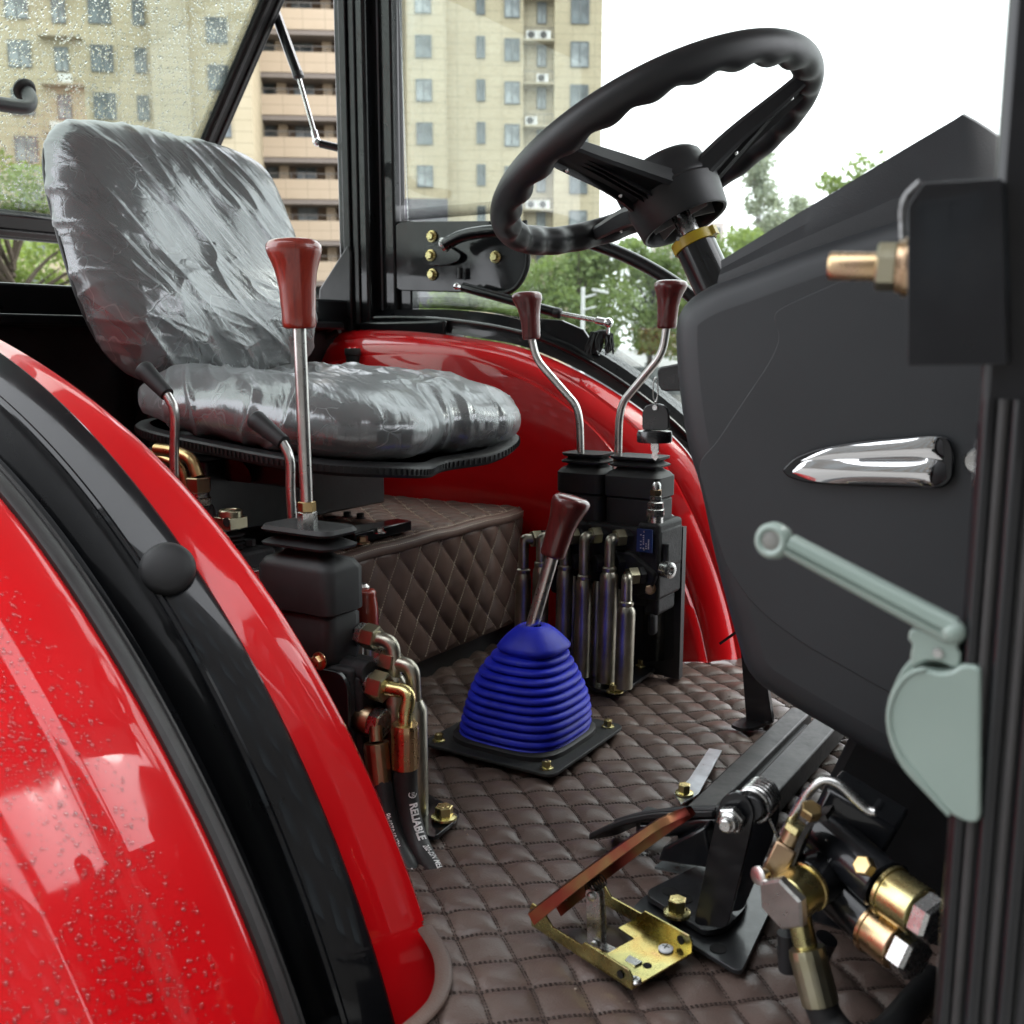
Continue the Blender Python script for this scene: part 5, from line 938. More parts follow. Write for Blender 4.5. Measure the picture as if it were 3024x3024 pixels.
for i, (u_, h_) in enumerate(((.22, .8), (.42, .72), (.62, .8), (.80, .5))):
    n_ = 7 if i else 5
    for j in range(n_):
        if random.random() < .86: zz = c0[2] + (c1[2] - c0[2]) * (.1 + h_ * j / n_); xx = c0[0] + (c1[0] - c0[0]) * u_; g.box((xx - .0011, .3222, zz), (xx + .0011, .3226, zz + .0016))
g.build('label_print', letterm, pt)
for pp in [(0.0597, 0.322, 0.2864), (0.0604, 0.322, 0.2554)]: g = G(); g.rev(pp, (0, -1, 0), [(.0016, 0), (.001, .0008)], 10); g.build('rivet', steel, fv)
g = G(); q = A((0.0674, 0.35, 0.2828)); g.rev(q, (0, 0, 1), [(.017, 0), (.0135, .002), (.0135, .026)], 20); g.build('relief_base', steel, fv); nut(q + A((0, 0, .026)), (0, 0, 1), .0165, .014, fv, steel); nut(q + A((0, 0, .040)), (0, 0, 1), .0145, .012, fv, steel); nut(q + A((0, 0, .052)), (0, 0, 1), .011, .010, fv, steel); nut(q + A((0, 0, .063)), (0, 0, 1), .0105, .010, fv, bronze)
g = G(); g.rev(q + A((0, 0, .073)), (0, 0, 1), [(.0085, 0), (.0085, .008), (.006, .013), (.001, .015)], 16); g.build('relief_dome', steel, fv)
g = G(); g.rev((0.1012, 0.335, 0.222), (.9, -.35, 0), [(.014, -.012), (.014, .004), (.010, .006), (.0065, .006), (.0065, .001)], 20); g.build('port_plug', steel, fv); g = G(); g.cyl((0.088, 0.35, 0.2092), (0.0866, 0.35, 0.2645), .008); g.build('side_rib', castm, fv)
bolt((0.0691, 0.33, 0.1875), (.3, -.9, 0), .0075, .010, fv, bronze)
# the cast arm holding the lowest port
g = G(); g.prism(rpoly([(-0.0167, 0.325, 0.2437), (0.0342, 0.325, 0.2493), (0.0845, 0.325, 0.2136), (0.0706, 0.325, 0.1795), (0.0358, 0.325, 0.1702), (-0.0162, 0.325, 0.2107)], .012, 5), (0, .05, 0)); g.build('port_arm', castm, fv, bev=.005)
for lab, nm, P in (('left', 0, [(1096, 870), (1095, 800), (1090, 760), (1010, 670), (1002, 640)]), ('right', 1, [(1165, 875), (1167, 790), (1172, 755), (1245, 670), (1258, 620)])):
    if nm == 0: path = [(-0.0893, 0.37, 0.3907), (-0.0924, 0.37, 0.4636), (-0.0992, 0.37, 0.4916), (-0.1833, 0.37, 0.5722), (-0.1936, 0.37, 0.6101)]; kb_, kt = (-0.1936, 0.37, 0.6082), (-0.1995, 0.37, 0.6929)
    else: path = [(-0.0163, 0.372, 0.3913), (-0.0158, 0.372, 0.4712), (-0.0092, 0.372, 0.5008), (0.0636, 0.372, 0.5829), (0.0701, 0.372, 0.6294)]; kb_, kt = (0.0702, 0.372, 0.6251), (0.0719, 0.372, 0.7048)
    g = G(); g.tube(fillet(path, .028, 9), .0068, 16); g.build('lever', alu, fv); nut(path[0], (0, 0, -1), .0105, .014, fv, steel); nut(A(path[0]) + A((0, 0, .001)), (0, 0, 1), .0092, .009, fv, bronze, 'lock_nut')
    u = A(kt) - A(kb_); knob(kb_, u, np.linalg.norm(u), .0165, .0275, winek, fv, (-.010, 0, 0) if nm == 0 else (.008, 0, 0))
# pipes: port nut, elbow, swaged sleeve, straight run to the floor
pp = [('leftmost steel pipe of the far valve, partly behind the red gear knob', (1020, 1016), (990, 1042), .318, .0145), ('second steel pipe of the far valve, directly behind the gear lever', (1052, 1012), (1024, 1040), .310, .0150), ('third steel pipe of the far valve, just right of the gear lever', (1090, 1012), (1066, 1045), .318, .0145),
      ('fourth steel pipe of the far valve, with two swaged rings', (1128, 1010), (1103, 1050), .308, .0150), ('fifth steel pipe of the far valve, thickest and spotted with rust', (1176, 1012), (1151, 1050), .308, .0165), ('rightmost steel pipe of the far valve, with the lowest elbow', (1200, 1082), (1183, 1105), .296, .0160)]
PX = [(-0.1517, 0.335, 0.2508)] + [(-0.1184, 0.335, 0.2581)] + [(-0.075, 0.335, 0.2625)] + [(-0.0306, 0.335, 0.2689)] + [(0.0167, 0.335, 0.2699)] + [(0.0495, 0.32, 0.2093)]
QX = [(-0.1736, 0.312, 0.1914)] + [(-0.133, 0.306, 0.2101)] + [(-0.0874, 0.312, 0.2076)] + [(-0.0445, 0.304, 0.1971)] + [(0.0059, 0.302, 0.2177)] + [(0.0451, 0.29, 0.165)]
for (lab, _, _, _, r_), p, q in zip(pp, PX, QX):
    p, q = A(p), A(q); t = thing('steel_pipe', lab, 'pipe', (q[0], q[1], 0), 'hydraulic pipes of the far valve'); d_ = unit((-.62, -.78, .0)); nut(p - d_ * .012, d_, .0165, .012, t, castm, 'port_nut'); nut(p, d_, .0158, .018, t, olive, 'nut')
    c_ = q.copy(); c_[2] = p[2]; elbowpipe([p + d_ * .016, c_ + A((0, 0, .001)), q], .0095, .03, t, pipem)
    lo = .012; g = G(); L = q[2] - lo; u = A((-.02, 0, -1)) * 1.0; u = unit(u); g.rev(q + A((0, 0, .006)), u, [(.0100, 0), (.0125, .002), (.0128, .006), (.0115, .009), (r_ * .96, .016), (r_, .022), (r_, .05), (r_ * .995, .052), (r_, .055), (r_, L)], 20); g.build('sleeve', pipem, t)
g = G()
for p in [(-0.0873, 0.345, 0.1887), (-0.0388, 0.345, 0.185), (0.0033, 0.345, 0.176)]: g.rev(p, (-.02, 0, -1), [(.008, 0), (.0115, .01), (.0115, .20)], 14)
g.build('rear_pipes', pipem, fv)
for p in [(-0.0723, 0.335, 0.2167), (-0.0267, 0.335, 0.22), (0.0146, 0.335, 0.2248)]: nut(p, unit((-.62, -.78, 0)), .0165, .014, fv, castm, 'port_nut')
# ================================================================== dashboard console
db = thing('dashboard_console', 'dark grey plastic dashboard console with grained top cowl', 'dashboard', (.55, 0, .2))
outl = [(0.35, -0.225, 0.5938), (0.3494, -0.225, 0.6157), (0.3519, -0.225, 0.6309), (0.3622, -0.225, 0.6448), (0.3866, -0.225, 0.6596), (0.428, -0.225, 0.6734), (0.5005, -0.225, 0.6969), (0.5674, -0.225, 0.7147), (0.6459, -0.225, 0.739), (0.725, -0.225, 0.7602), (0.7759, -0.225, 0.1315), (0.6482, -0.225, 0.1711), (0.5879, -0.225, 0.193), (0.5241, -0.225, 0.2173), (0.4793, -0.225, 0.2359), (0.4562, -0.225, 0.2471), (0.4395, -0.225, 0.2633), (0.4266, -0.225, 0.2949), (0.4121, -0.225, 0.339), (0.3988, -0.225, 0.3833), (0.3798, -0.225, 0.4555), (0.3675, -0.225, 0.4886), (0.357, -0.225, 0.5385)]
ol = cr(outl, 150, True); cc = ol.mean(0)
def cs(P, d, y):
    T = np.roll(P, -1, 0) - np.roll(P, 1, 0); N = np.c_[-T[:, 2], 0 * T[:, 0], T[:, 0]]; N /= np.linalg.norm(N, axis=1)[:, None]; sg = np.sign(((cc - P) * N).sum()); q = P + N * sg * d; q[:, 1] = y; return q
def closed(P): return np.vstack([P, P[:1]])
g = G(); ss = [cs(ol, d_, y_) for d_, y_ in ((.034, -.2545), (.022, -.2530), (.013, -.2490), (.006, -.2420), (.002, -.232), (0, -.218), (0, -.1), (0, .26), (.01, .28))]
g.loft([closed(q) for q in ss]); n_ = len(ol); g.add(ss[0], [tuple(range(n_))]); g.add(ss[-1], [tuple(range(n_))]); g.build('body', dashm, db, sm=50)
sp = rpoly([(0.53, -0.2545, 0.6597), (0.5849, -0.2545, 0.6787), (0.7256, -0.2545, 0.7247), (0.7668, -0.2545, 0.2119), (0.6711, -0.2545, 0.2423), (0.5999, -0.2545, 0.2678), (0.5514, -0.2545, 0.2875), (0.5077, -0.2545, 0.3055), (0.4674, -0.2545, 0.3283), (0.4463, -0.2545, 0.3458), (0.4226, -0.2545, 0.3761), (0.4032, -0.2545, 0.4277), (0.3877, -0.2545, 0.4797), (0.4065, -0.2545, 0.4997), (0.4328, -0.2545, 0.5412), (0.4606, -0.2545, 0.5841), (0.4696, -0.2545, 0.6064), (0.4587, -0.2545, 0.6286), (0.4815, -0.2545, 0.6401), (0.53, -0.2545, 0.6597)], .012, 4)
g = G(); g.prism(sp, (0, -.0016, 0)); g.build('side_panel', dashm, db, bev=.0015, seg=3)
c0 = cr([(0.396, -0.238, 0.6509), (0.4543, -0.238, 0.6656), (0.505, -0.238, 0.6795), (0.5714, -0.238, 0.6945), (0.6501, -0.238, 0.7038), (0.7261, -0.238, 0.7077)], 40); c1 = cr([(0.3969, -0.236, 0.6677), (0.4527, -0.236, 0.6889), (0.503, -0.236, 0.708), (0.5412, -0.236, 0.7219), (0.5688, -0.236, 0.7313), (0.6481, -0.236, 0.7281), (0.7254, -0.236, 0.7143)], 40)
c2 = cr([(0.3943, -0.225, 0.683), (0.4574, -0.222, 0.718), (0.5142, -0.212, 0.7506), (0.5577, -0.197, 0.7782), (0.5999, -0.182, 0.8041)], 28); c2 = np.vstack([c2, cr([(0.6061, -0.18, 0.8084), (0.6226, -0.18, 0.7973), (0.6386, -0.18, 0.7846), (0.722, -0.18, 0.7184)], 12)])
g = G(); bk_ = c2 + A((0, .012, .003)); g.loft([c0 + A((0, .02, -.01)), c0, mixr(c0, c1, .5) + A((0, -.001, 0)), c1, mixr(c1, c2, .5) + A((0, .004, 0)), c2, bk_, bk_ * A((1, 0, 1)) + A((0, .28, .004))]); g.build('cowl', cowlm, db, sm=24, label='grained black instrument cowl')
# vent trim: chrome double blade in a black recess
vt = thing('chrome_trim', 'chrome twin-blade trim in a black recess on the console side', 'trim', (0.56, -0.262, 0.4925))
rc = rpoly([(0.4781, -0.2605, 0.4786), (0.49, -0.2605, 0.4923), (0.5125, -0.2605, 0.5022), (0.5491, -0.2605, 0.5106), (0.6128, -0.2605, 0.5195), (0.6272, -0.2605, 0.5183), (0.6328, -0.2605, 0.5063), (0.6335, -0.2605, 0.4812), (0.6257, -0.2605, 0.472), (0.5416, -0.2605, 0.4682), (0.5014, -0.2605, 0.4683), (0.4846, -0.2605, 0.4723), (0.4781, -0.2605, 0.4786)], .012, 4)
g = G(); g.prism(rc, (0, -.003, 0)); g.build('recess_surround', blackp, vt, bev=.0015)
up_ = cr([(0.4979, -0.264, 0.49), (0.521, -0.264, 0.5014), (0.5596, -0.264, 0.5094), (0.5966, -0.264, 0.5152), (0.618, -0.264, 0.5181), (0.6231, -0.264, 0.5146)], 36); md_ = cr([(0.4964, -0.264, 0.4884), (0.5266, -0.264, 0.4907), (0.5605, -0.264, 0.4933), (0.5977, -0.264, 0.496), (0.6193, -0.264, 0.4978), (0.6251, -0.264, 0.4981)], 36); lo_ = cr([(0.4897, -0.264, 0.4766), (0.5125, -0.264, 0.4705), (0.5617, -0.264, 0.4716), (0.5992, -0.264, 0.4723), (0.6195, -0.264, 0.4729), (0.6284, -0.264, 0.4812)], 36); md2 = cr([(0.4896, -0.264, 0.4787), (0.4995, -0.264, 0.488), (0.5605, -0.264, 0.4928), (0.5978, -0.264, 0.4955), (0.6202, -0.264, 0.4974), (0.6266, -0.264, 0.4944)], 36)
w_ = np.sin(np.linspace(0.05, 1, 36) * math.pi * .5)[:, None] * (1 - np.linspace(0, 1, 36)[:, None] ** 14)
g = G(); rl = [up_ + A((0, .002, 0))] + [up_ * (1 - t) + md_ * t + A((0, -.0045, 0)) * w_ * math.sin(math.pi * (.12 + .8 * t)) for t in np.linspace(0, 1, 10)] + [md_ + A((0, .003, 0))]; g.loft(rl); g.build('upper_blade', chrome, vt, sm=60)
g = G(); rl = [md2 + A((0, .002, 0))] + [md2 * (1 - t) + lo_ * t + A((0, -.0085, 0)) * w_ * math.sin(math.pi * (.16 + .78 * t)) for t in np.linspace(0, 1, 12)] + [lo_ + A((0, .003, 0))]; g.loft(rl); g.build('lower_blade', chrome, vt, sm=60)
g = G(); g.rev((0.6527, -0.262, 0.4982), (0, -1, 0), [(.012, 0), (.010, .004)], 18); g.build('panel_screw', steel, db)
# support leg and cross bars under the console
cl = thing('console_leg', 'black steel leg standing on the mat under the console', 'leg', (0.2746, 0.2832, 0)); g = G(); g.prism([(0.2484, 0.28, 0.1435), (0.2884, 0.28, 0.1154), (0.3071, 0.28, 0.013), (0.2651, 0.28, 0.0044)], (0, .012, 0)); g.build('post', blackp, cl, bev=.001)
g = G(); g.prism(rpoly([(0.2516, 0.2453, 0.004), (0.2593, 0.2886, 0.004), (0.2913, 0.3259, 0.004), (0.3033, 0.3055, 0.004), (0.2873, 0.2468, 0.004), (0.2699, 0.2357, 0.004)], .005, 3), (0, 0, .005)); g.build('foot', blackp, cl)
g = G(); g.bar((0.2349, 0.24, 0.1409), (0.2664, 0.24, 0.1687), .02, .004); g.build('tab', blackp, cl)
worn = M('worn_black_paint', (.022, .0215, .021), .5, .3, 0, 0, .4, .4, 26, .12, (90, .3, .001), col2=(.07, .067, .064))
cb_ = thing('cross_member', 'two worn black steel bars running across the floor behind the pedals', 'frame', (.37, .05, 0)); g = G(); g.box((.318, -.13, .0), (.352, .34, .022)); g.build('bar', worn, cb_, bev=.003); g = G(); g.box((.372, -.17, .0), (.412, .34, .034)); g.build('bar', worn, cb_, bev=.003); g = G(); g.box((.33, .02, .0), (.41, .3, .012)); g.build('web', blacks, cb_)
sh = thing('toe_plate', 'thin bare steel sheet on the mat left of the black bars', 'plate', (.29, -.05, 0)); g = G(); g.prism([(0.2805, -0.0389, 0.008), (0.2786, 0.0157, 0.008), (0.261, 0.1331, 0.008), (0.2798, 0.1356, 0.008), (0.3078, -0.0215, 0.008), (0.3009, -0.0635, 0.008)], (0, 0, .002)); g.build('sheet', M('bare_steel_sheet', (.42, .45, .48), .32, .9, vs_=30, var=.2), sh); bolt((0.2923, -0.0333, 0.011), (0, 0, 1), .0085, .013, sh)
# ------------------------------------------------------------------ steering wheel
WC = A((.190, .05, .845)); wt = R(27.5); wn_ = A((-math.sin(wt), 0, math.cos(wt))); wa = A((math.cos(wt), 0, math.sin(wt))); wb = A((0, 1, 0)); WR = .214
sw = thing('steering_wheel', 'black three-spoke steering wheel with finger grips', 'steering wheel', tuple(WC - wn_ * .10))
NP, NQ = 340, 26; V = []
for i in range(NP):
    f_ = 2 * math.pi * i / NP; er = math.cos(f_) * wa + math.sin(f_) * wb; bp = (.5 - .5 * math.cos(f_ * 25)) ** .8
    for j in range(NQ):
        p = 2 * math.pi * j / NQ; d_ = max(0, math.cos(p - R(215))) ** 1.2; rr = .0186 * (1 + .36 * d_ * (bp - .5)) ; V.append(WC + er * (WR + rr * math.cos(p)) + wn_ * rr * math.sin(p) * 1.08)
f = [(i * NQ + j, i * NQ + (j + 1) % NQ, ((i + 1) % NP) * NQ + (j + 1) % NQ, ((i + 1) % NP) * NQ + j) for i in range(NP) for j in range(NQ)]
g = G().add(V, f); g.build('rim', wheelm, sw, sm=70)
th = np.linspace(0, 2 * math.pi, 160, endpoint=False); g = G(); g.tube([WC + (math.cos(t) * wa + math.sin(t) * wb) * (WR + .006) + wn_ * .0160 for t in th], .0009, 6, closed=True); g.build('rim_seam', wheelm, sw)
HC = WC - wn_ * .072
for k in (22, 142, 260):
    er = math.cos(R(k)) * wa + math.sin(R(k)) * wb; et = np.cross(wn_, er); a_ = HC + er * .03 + wn_ * .010; b_ = WC + er * (WR - .006) - wn_ * .003; rl = []
    for t in np.linspace(0, 1, 12):
        c_ = a_ * (1 - t) + b_ * t + wn_ * (.010 * math.sin(t * math.pi) * (1 - t)); w = .029 - .009 * t + .014 * (1 - t) ** 4; h = .021 - .008 * t; rl.append([c_ + et * w * x + wn_ * h * y for x, y in ((-1, -.6), (-1, .4), (-.8, .75), (.8, .75), (1, .4), (1, -.6), (.85, -.8), (.7, -.35), (-.7, -.35), (-.85, -.8), (-1, -.6))])
    g = G(); g.loft(rl); s_ = g.build('spoke', wheelm, sw, sm=32)
    for t in (.35, .85): g = G(); g.rev(a_ * (1 - t) + b_ * t - wn_ * (.012 - .004 * t) + et * .016 * (-1), -wn_, [(.0028, 0), (.002, .0025)], 10); g.build('screw', steel, s_)
    g = G()
    for o_ in (-.35, 0, .35): g.bar(a_ - wn_ * .007 + et * .02 * o_ + er * .02, b_ - wn_ * .0045 + et * .016 * o_ - er * .02, .0014, .006, et)
    g.build('spoke_rib', wheelm, s_)
g = G(); g.rev(HC, wn_, [(0.05382, -.030), (0.05733, -.031), (0.05908, -.028), (0.06259, .004), (0.06318, .012), (0.06025, .016), (0.05148, .018)], 48, cap=False); g.build('hub', wheelm, sw, sm=40)
g = G(); g.rev(HC, wn_, [(0.05908, 0.01575), (0.06025, 0.0201), (0.0585, 0.02445), (0.05792, 0.03895), (0.05557, 0.04983), (0.05031, 0.05563), (0.0351, 0.05853), (0.00117, 0.05997)], 48); g.build('horn_cap', wheelm, sw, sm=45)
g = G(); g.rev(HC, wn_, [(0.05323, -.0302), (0.05031, -.012), (0.0234, -.01)], 40, cap=False); g.build('hub_cavity', blacks, sw)
for k in (40, 100, 160, 220, 280, 340): er = math.cos(R(k)) * wa + math.sin(R(k)) * wb; g = G(); g.bar(HC - wn_ * .018 + er * .015, HC - wn_ * .022 + er * .044, .0015, .014, np.cross(wn_, er)); g.build('hub_rib', M('grey_rib', (.2, .2, .2), .5) if k == 40 else bpy.data.materials['grey_rib'], sw)
er = math.cos(R(100)) * wa + math.sin(R(100)) * wb; er2 = math.cos(R(168)) * wa + math.sin(R(168)) * wb; g = G(); q = A((0.0723, 0.16, 0.8444)); g.rev(q - wn_ * .03, wn_, [(.008, -.03), (.010, 0), (.0195, .01), (.0215, .024), (.019, .035), (.010, .041), (.001, .042)], 24); g.build('spinner_knob', wheelm, sw, sm=50)
sc = thing('steering_column', 'black steering column with a yellow clip ring', 'steering column', tuple(WC - wn_ * .24)); g = G(); g.cyl(WC - wn_ * .118, WC - wn_ * .085, .0135, 20); g.build('shaft', steel, sc); g = G(); g.cyl(WC - wn_ * .30, WC - wn_ * .122, .0265, 32); g.build('tube', blackp, sc)
g = G(); g.rev(WC - wn_ * .136, wn_, [(.0270, 0), (.0292, .0005), (.0292, .0135), (.0268, .014)], 36, cap=False); g.obox(WC - wn_ * .129 + wa * .030, wa * .0035, wb * .006, wn_ * .006); g.build('clip_ring', yellowp, sc); g = G(); u_ = unit(A((-.35, -.9, .1))); g.rev(WC - wn_ * .129 + u_ * .0285, u_, [(.0036, 0), (.0025, .0022)], 10); g.build('clip_screw', steel, sc)
g = G(); g.rev(WC - wn_ * .27, wn_, [(.075, -.03), (.07, 0), (.052, .03), (.036, .042), (.030, .045)], 40); g.build('shroud', dashm, sc)
# ------------------------------------------------------------------ ignition key
ig = thing('ignition_switch', 'black ignition key head plugged into the console edge', 'switch', (0.3301, -0.19, 0.5637)); g = G(); g.prism(rpoly([(0.3142, -0.2, 0.5741), (0.3451, -0.2, 0.5801), (0.3506, -0.2, 0.5598), (0.3472, -0.2, 0.5496), (0.3186, -0.2, 0.5489), (0.3142, -0.2, 0.5741)], .006, 3), (0, .012, 0)); g.build('key_head', M('key_black', (.008, .008, .009), .25, 0, .4, .1), ig, bev=.0015); g = G(); g.rev((0.343, -0.194, 0.5641), (1, 0, 0), [(.012, 0), (.013, .01), (.013, .03)], 18); g.build('barrel', blackp, ig)
kr = thing('spare_key', 'black-topped spare key hanging from a wire ring by the console', 'key', (0.3124, -0.196, 0.5474)); g = G(); c_ = A((0.3117, -0.196, 0.5503)); g.tube([c_ + A((.003 * math.cos(t), .001, .0135 * math.sin(t))) for t in np.linspace(0, 2 * math.pi, 30, endpoint=False)], .0007, 6, closed=True); g.build('ring', steel, kr)
km = bpy.data.materials['key_black']; g = G(); g.prism(rpoly([(0.2976, -0.198, 0.5049), (0.2972, -0.198, 0.5249), (0.3009, -0.198, 0.5326), (0.3129, -0.198, 0.5359), (0.325, -0.198, 0.5328), (0.329, -0.198, 0.526), (0.3295, -0.198, 0.5063), (0.2976, -0.198, 0.5049)], .004, 3), (0, .005, 0)); hd_ = g.build('head', km, kr, bev=.001); g = G(); g.rev((0.3118, -0.195, 0.4982), (0, 0, 1), [(.019, -.006), (.0195, -.004), (.0195, .003), (.0185, .0065), (.014, .007)], 28); g.build('dust_cap', km, kr); g = G(); g.prism([(0.308, -0.196, 0.491), (0.3169, -0.196, 0.4915), (0.3172, -0.196, 0.4821), (0.3153, -0.196, 0.4796), (0.3167, -0.196, 0.4762), (0.3136, -0.196, 0.4718), (0.309, -0.196, 0.4757), (0.3102, -0.196, 0.4805), (0.3081, -0.196, 0.4839)], (0, .002, 0)); g.build('blade', steel, kr)
g = G(); g.rev((0.3133, -0.1985, 0.5307), (0, -1, 0), [(.0035, 0), (.003, .001)], 12); g.build('key_hole', steel, kr)
# ================================================================== pedals and steering valve
ap = thing('accelerator_pedal', 'zinc-plated accelerator pedal in rainbow gold on the mat', 'pedal', (.34, -.38, 0))
F0, F1, F2, F3 = map(A, [(0.2837, -0.4078, 0.012), (0.4172, -0.4483, 0.012), (0.4172, -0.3567, 0.012), (0.2787, -0.3189, 0.012)]); dl = unit(F1 - F0); dw_ = unit(F3 - F0 - dl * np.dot(F3 - F0, dl)); Lb = np.linalg.norm(F1 - F0); Wb = np.dot(F2 - F1, dw_); up3 = A((0, 0, 1))
def FP(s, w, z_): return F0 + dl * s * Lb + dw_ * w * Wb + up3 * (z_ - .012)
g = G(); g.prism([FP(.45, 0, .009), FP(1, 0, .009), FP(1, 1, .009), FP(.45, 1, .009), FP(.45, .72, .009), FP(.62, .70, .009), FP(.62, .25, .009), FP(.45, .22, .009)], (0, 0, .002)); g.build('base_plate', goldv, ap)
for w in (0, 1): g = G(); g.prism([FP(.0, w, .009), FP(1, w, .009), FP(1, w, .022), FP(.97, w, .027), FP(.55, w, .027), FP(.52, w, .022), FP(.22, w, .022), FP(.12, w, .034), FP(.0, w, .034), FP(-.03, w, .025)], dw_ * (.002 if w == 0 else -.002)); g.build('side_flange', goldv, ap, bev=.0004)
tip = A((0.4281, -0.355, 0.1573)); h0 = FP(.03, .12, .026); pd = unit(tip - h0); PL = np.linalg.norm(tip - h0); pn = unit(np.cross(pd, dw_)); pn = pn if pn[2] > 0 else -pn; pw = np.cross(pn, pd); pw = pw if np.dot(pw, dw_) > 0 else -pw
rl = []
for t in np.linspace(0, 1, 26):
    c_ = h0 + pd * PL * t + pn * (.002 * math.sin(t * math.pi) - .010 * max(0, t - .82) ** 1.5 * 4); w = .026 + (.004 if t < .9 else -.018 * ((t - .9) / .1) ** 2); rl.append([c_ + pw * x * w + pn * y for x, y in ((-1, -.013 * (1 - .4 * t)), (-1, -.001), (-.9, .001), (.9, .001), (1, -.001), (1, -.013 * (1 - .4 * t)), (.93, -.013 * (1 - .4 * t)), (.9, -.0015), (-.9, -.0015), (-.93, -.013 * (1 - .4 * t)), (-1, -.013 * (1 - .4 * t)))])
g = G(); g.loft(rl); g.build('tread_plate', reflzinc, ap, sm=40)
g = G(); 
for k in range(9): t = .18 + k * .07; g.ball(h0 + pd * PL * t + pn * (.002 * math.sin(t * math.pi) + .0005) + pw * (.012 if k % 2 else -.006), .0055, 10, (1, 1, .45))
g.build('tread_bumps', reflzinc, ap)
g = G(); g.cyl(FP(.03, -.04, .026), FP(.03, 1.04, .026), .0045); g.build('hinge_pin', steel, ap)
la, lb_ = A((0.3465, -0.395, 0.0557)), A((0.3529, -0.4, 0.0075))
for o_ in (0, .010): g = G(); g.prism(rpoly([la + A((-.008, o_, .006)), la + A((.008, o_, .006)), lb_ + A((.008, o_, -.006)), lb_ + A((-.008, o_, -.006)), la + A((-.008, o_, .006))], .006, 4), (0, .002, 0)); g.build('link', steel, ap, bev=.0004)
for q in (la, lb_): g = G(); g.rev(q + A((0, -.0005, 0)), (0, -1, 0), [(.0045, 0), (.0045, .003), (.003, .004)], 14); g.build('link_pin', steel, ap)
g = G(); g.bar(lb_ + A((.006, .005, -.002)), FP(.86, .35, .012), .010, .002); g.build('push_rod', steel, ap); g = G(); q = A((0.3307, -0.385, 0.0646)); 
for i in range(7): g.tube([q + pd * (i * .003) + .006 * (math.cos(t) * pw + math.sin(t) * pn) - pn * .012 for t in np.linspace(0, 2 * math.pi, 16, endpoint=False)], .0009, 5, closed=True)
g.build('return_spring', blacks, ap)
def screw(p, r_, parent, mat):
    g = G(); g.rev(p, (0, 0, 1), [(r_, 0), (r_, .0015), (r_ * .7, .0032)], 18); s_ = g.build('screw', mat, parent); g = G(); p = A(p) + A((0, 0, .0032)); g.box(p + A((-r_ * .5, -.0006, -.0002)), p + A((r_ * .5, .0006, .0003))); g.box(p + A((-.0006, -r_ * .5, -.0001)), p + A((.0006, r_ * .5, .0004))); g.build('cross_slot', blacks, s_)
screw(FP(.86, .80, .0115), .0075, ap, whitep); screw(FP(.97, .10, .0115), .0065, ap, steel)
hole = bpy.data.materials['hole_black']; g = G(); g.rev(FP(.90, .42, .0112), (0, 0, 1), [(.0045, 0), (.0045, .0003)], 14); g.build('hole', hole, ap); g = G(); g.rev(FP(.90, -.012, .018), -dw_, [(.004, 0), (.004, .0004)], 12); g.build('hole', hole, ap); g = G(); g.rev(FP(.90, .975, .018), -dw_, [(.0045, 0), (.0045, .0004)], 12); g.build('hole', hole, ap)
# ------------------------------------------------------------------ brake pedal with rubber pad
bp_ = thing('brake_pedal', 'black brake pedal with ribbed rubber pad behind the gold pedal', 'pedal', (.40, -.2, .05))
pf = cr([(0.2565, -0.235, 0.0297), (0.2909, -0.235, 0.0541), (0.3308, -0.235, 0.0742), (0.3692, -0.235, 0.0866), (0.4093, -0.235, 0.0976)], 14); g = G(); prof = np.vstack([pf, pf[::-1] + A((0, 0, -.0085))]); g.prism(prof, (0, .075, -.026)); g.build('rubber_pad', rubber, bp_, bev=.002)
g = G()
for k in range(5): g.tube(pf[3:] + A((0, .008 + k * .014, .0015 - (.008 + k * .014) * .347)), .0022, 6)
g.build('pad_ribs', rubber, bp_)
g = G(); g.tube(cr([(0.321, -0.22, 0.0493), (0.3539, -0.22, 0.0568), (0.3824, -0.22, 0.0707), (0.404, -0.22, 0.0789), (0.4374, -0.22, 0.0828)], 16), .0095, 10); g.box(A((0.3134, -0.225, 0.0415)), A((0.3343, -0.225, 0.0627)) + A((0, .03, 0))); g.build('arm', blackp, bp_)
g = G(); g.prism([(0.3578, -0.25, 0.0465), (0.4066, -0.25, 0.0846), (0.4172, -0.25, 0.0385), (0.3518, -0.25, 0.0289)], (0, .06, 0)); g.build('stop_box', blackp, bp_, bev=.003); g = G(); g.prism([(0.3454, -0.2423, 0.014), (0.3481, -0.2089, 0.014), (0.3865, -0.1947, 0.014), (0.4097, -0.2289, 0.014)], (0, 0, .003)); g.build('stop_plate', M('grey_primer', (.16, .18, .18), .4, .4), bp_)
# pivot bracket with return spring
pv = thing('pedal_bracket', 'black steel pedal bracket with bolt and coil spring on a drilled plate', 'bracket', (.46, -.32, 0))
pw_ = M('worn_plate', (.020, .021, .023), .34, .3, .3, .15, .5, .3, 16, .12, (120, .2, .0008), dust=.08)
g = G(); g.prism(rpoly([(0.356, -0.3221, 0.004), (0.3555, -0.295, 0.004), (0.3867, -0.1942, 0.004), (0.477, -0.2047, 0.004), (0.4931, -0.3645, 0.004), (0.4861, -0.367, 0.004), (0.356, -0.3221, 0.004)], .006, 3), (0, 0, .005)); g.build('floor_plate', pw_, pv, bev=.0006)
g = G(); g.prism(rpoly([(0.3606, -0.2929, 0.012), (0.386, -0.2121, 0.012), (0.4532, -0.2364, 0.012), (0.4626, -0.2738, 0.012), (0.4587, -0.3169, 0.012), (0.4435, -0.3355, 0.012), (0.3661, -0.3046, 0.012)], .008, 4), (0, 0, .006)); g.build('upper_plate', pw_, pv, bev=.0006)
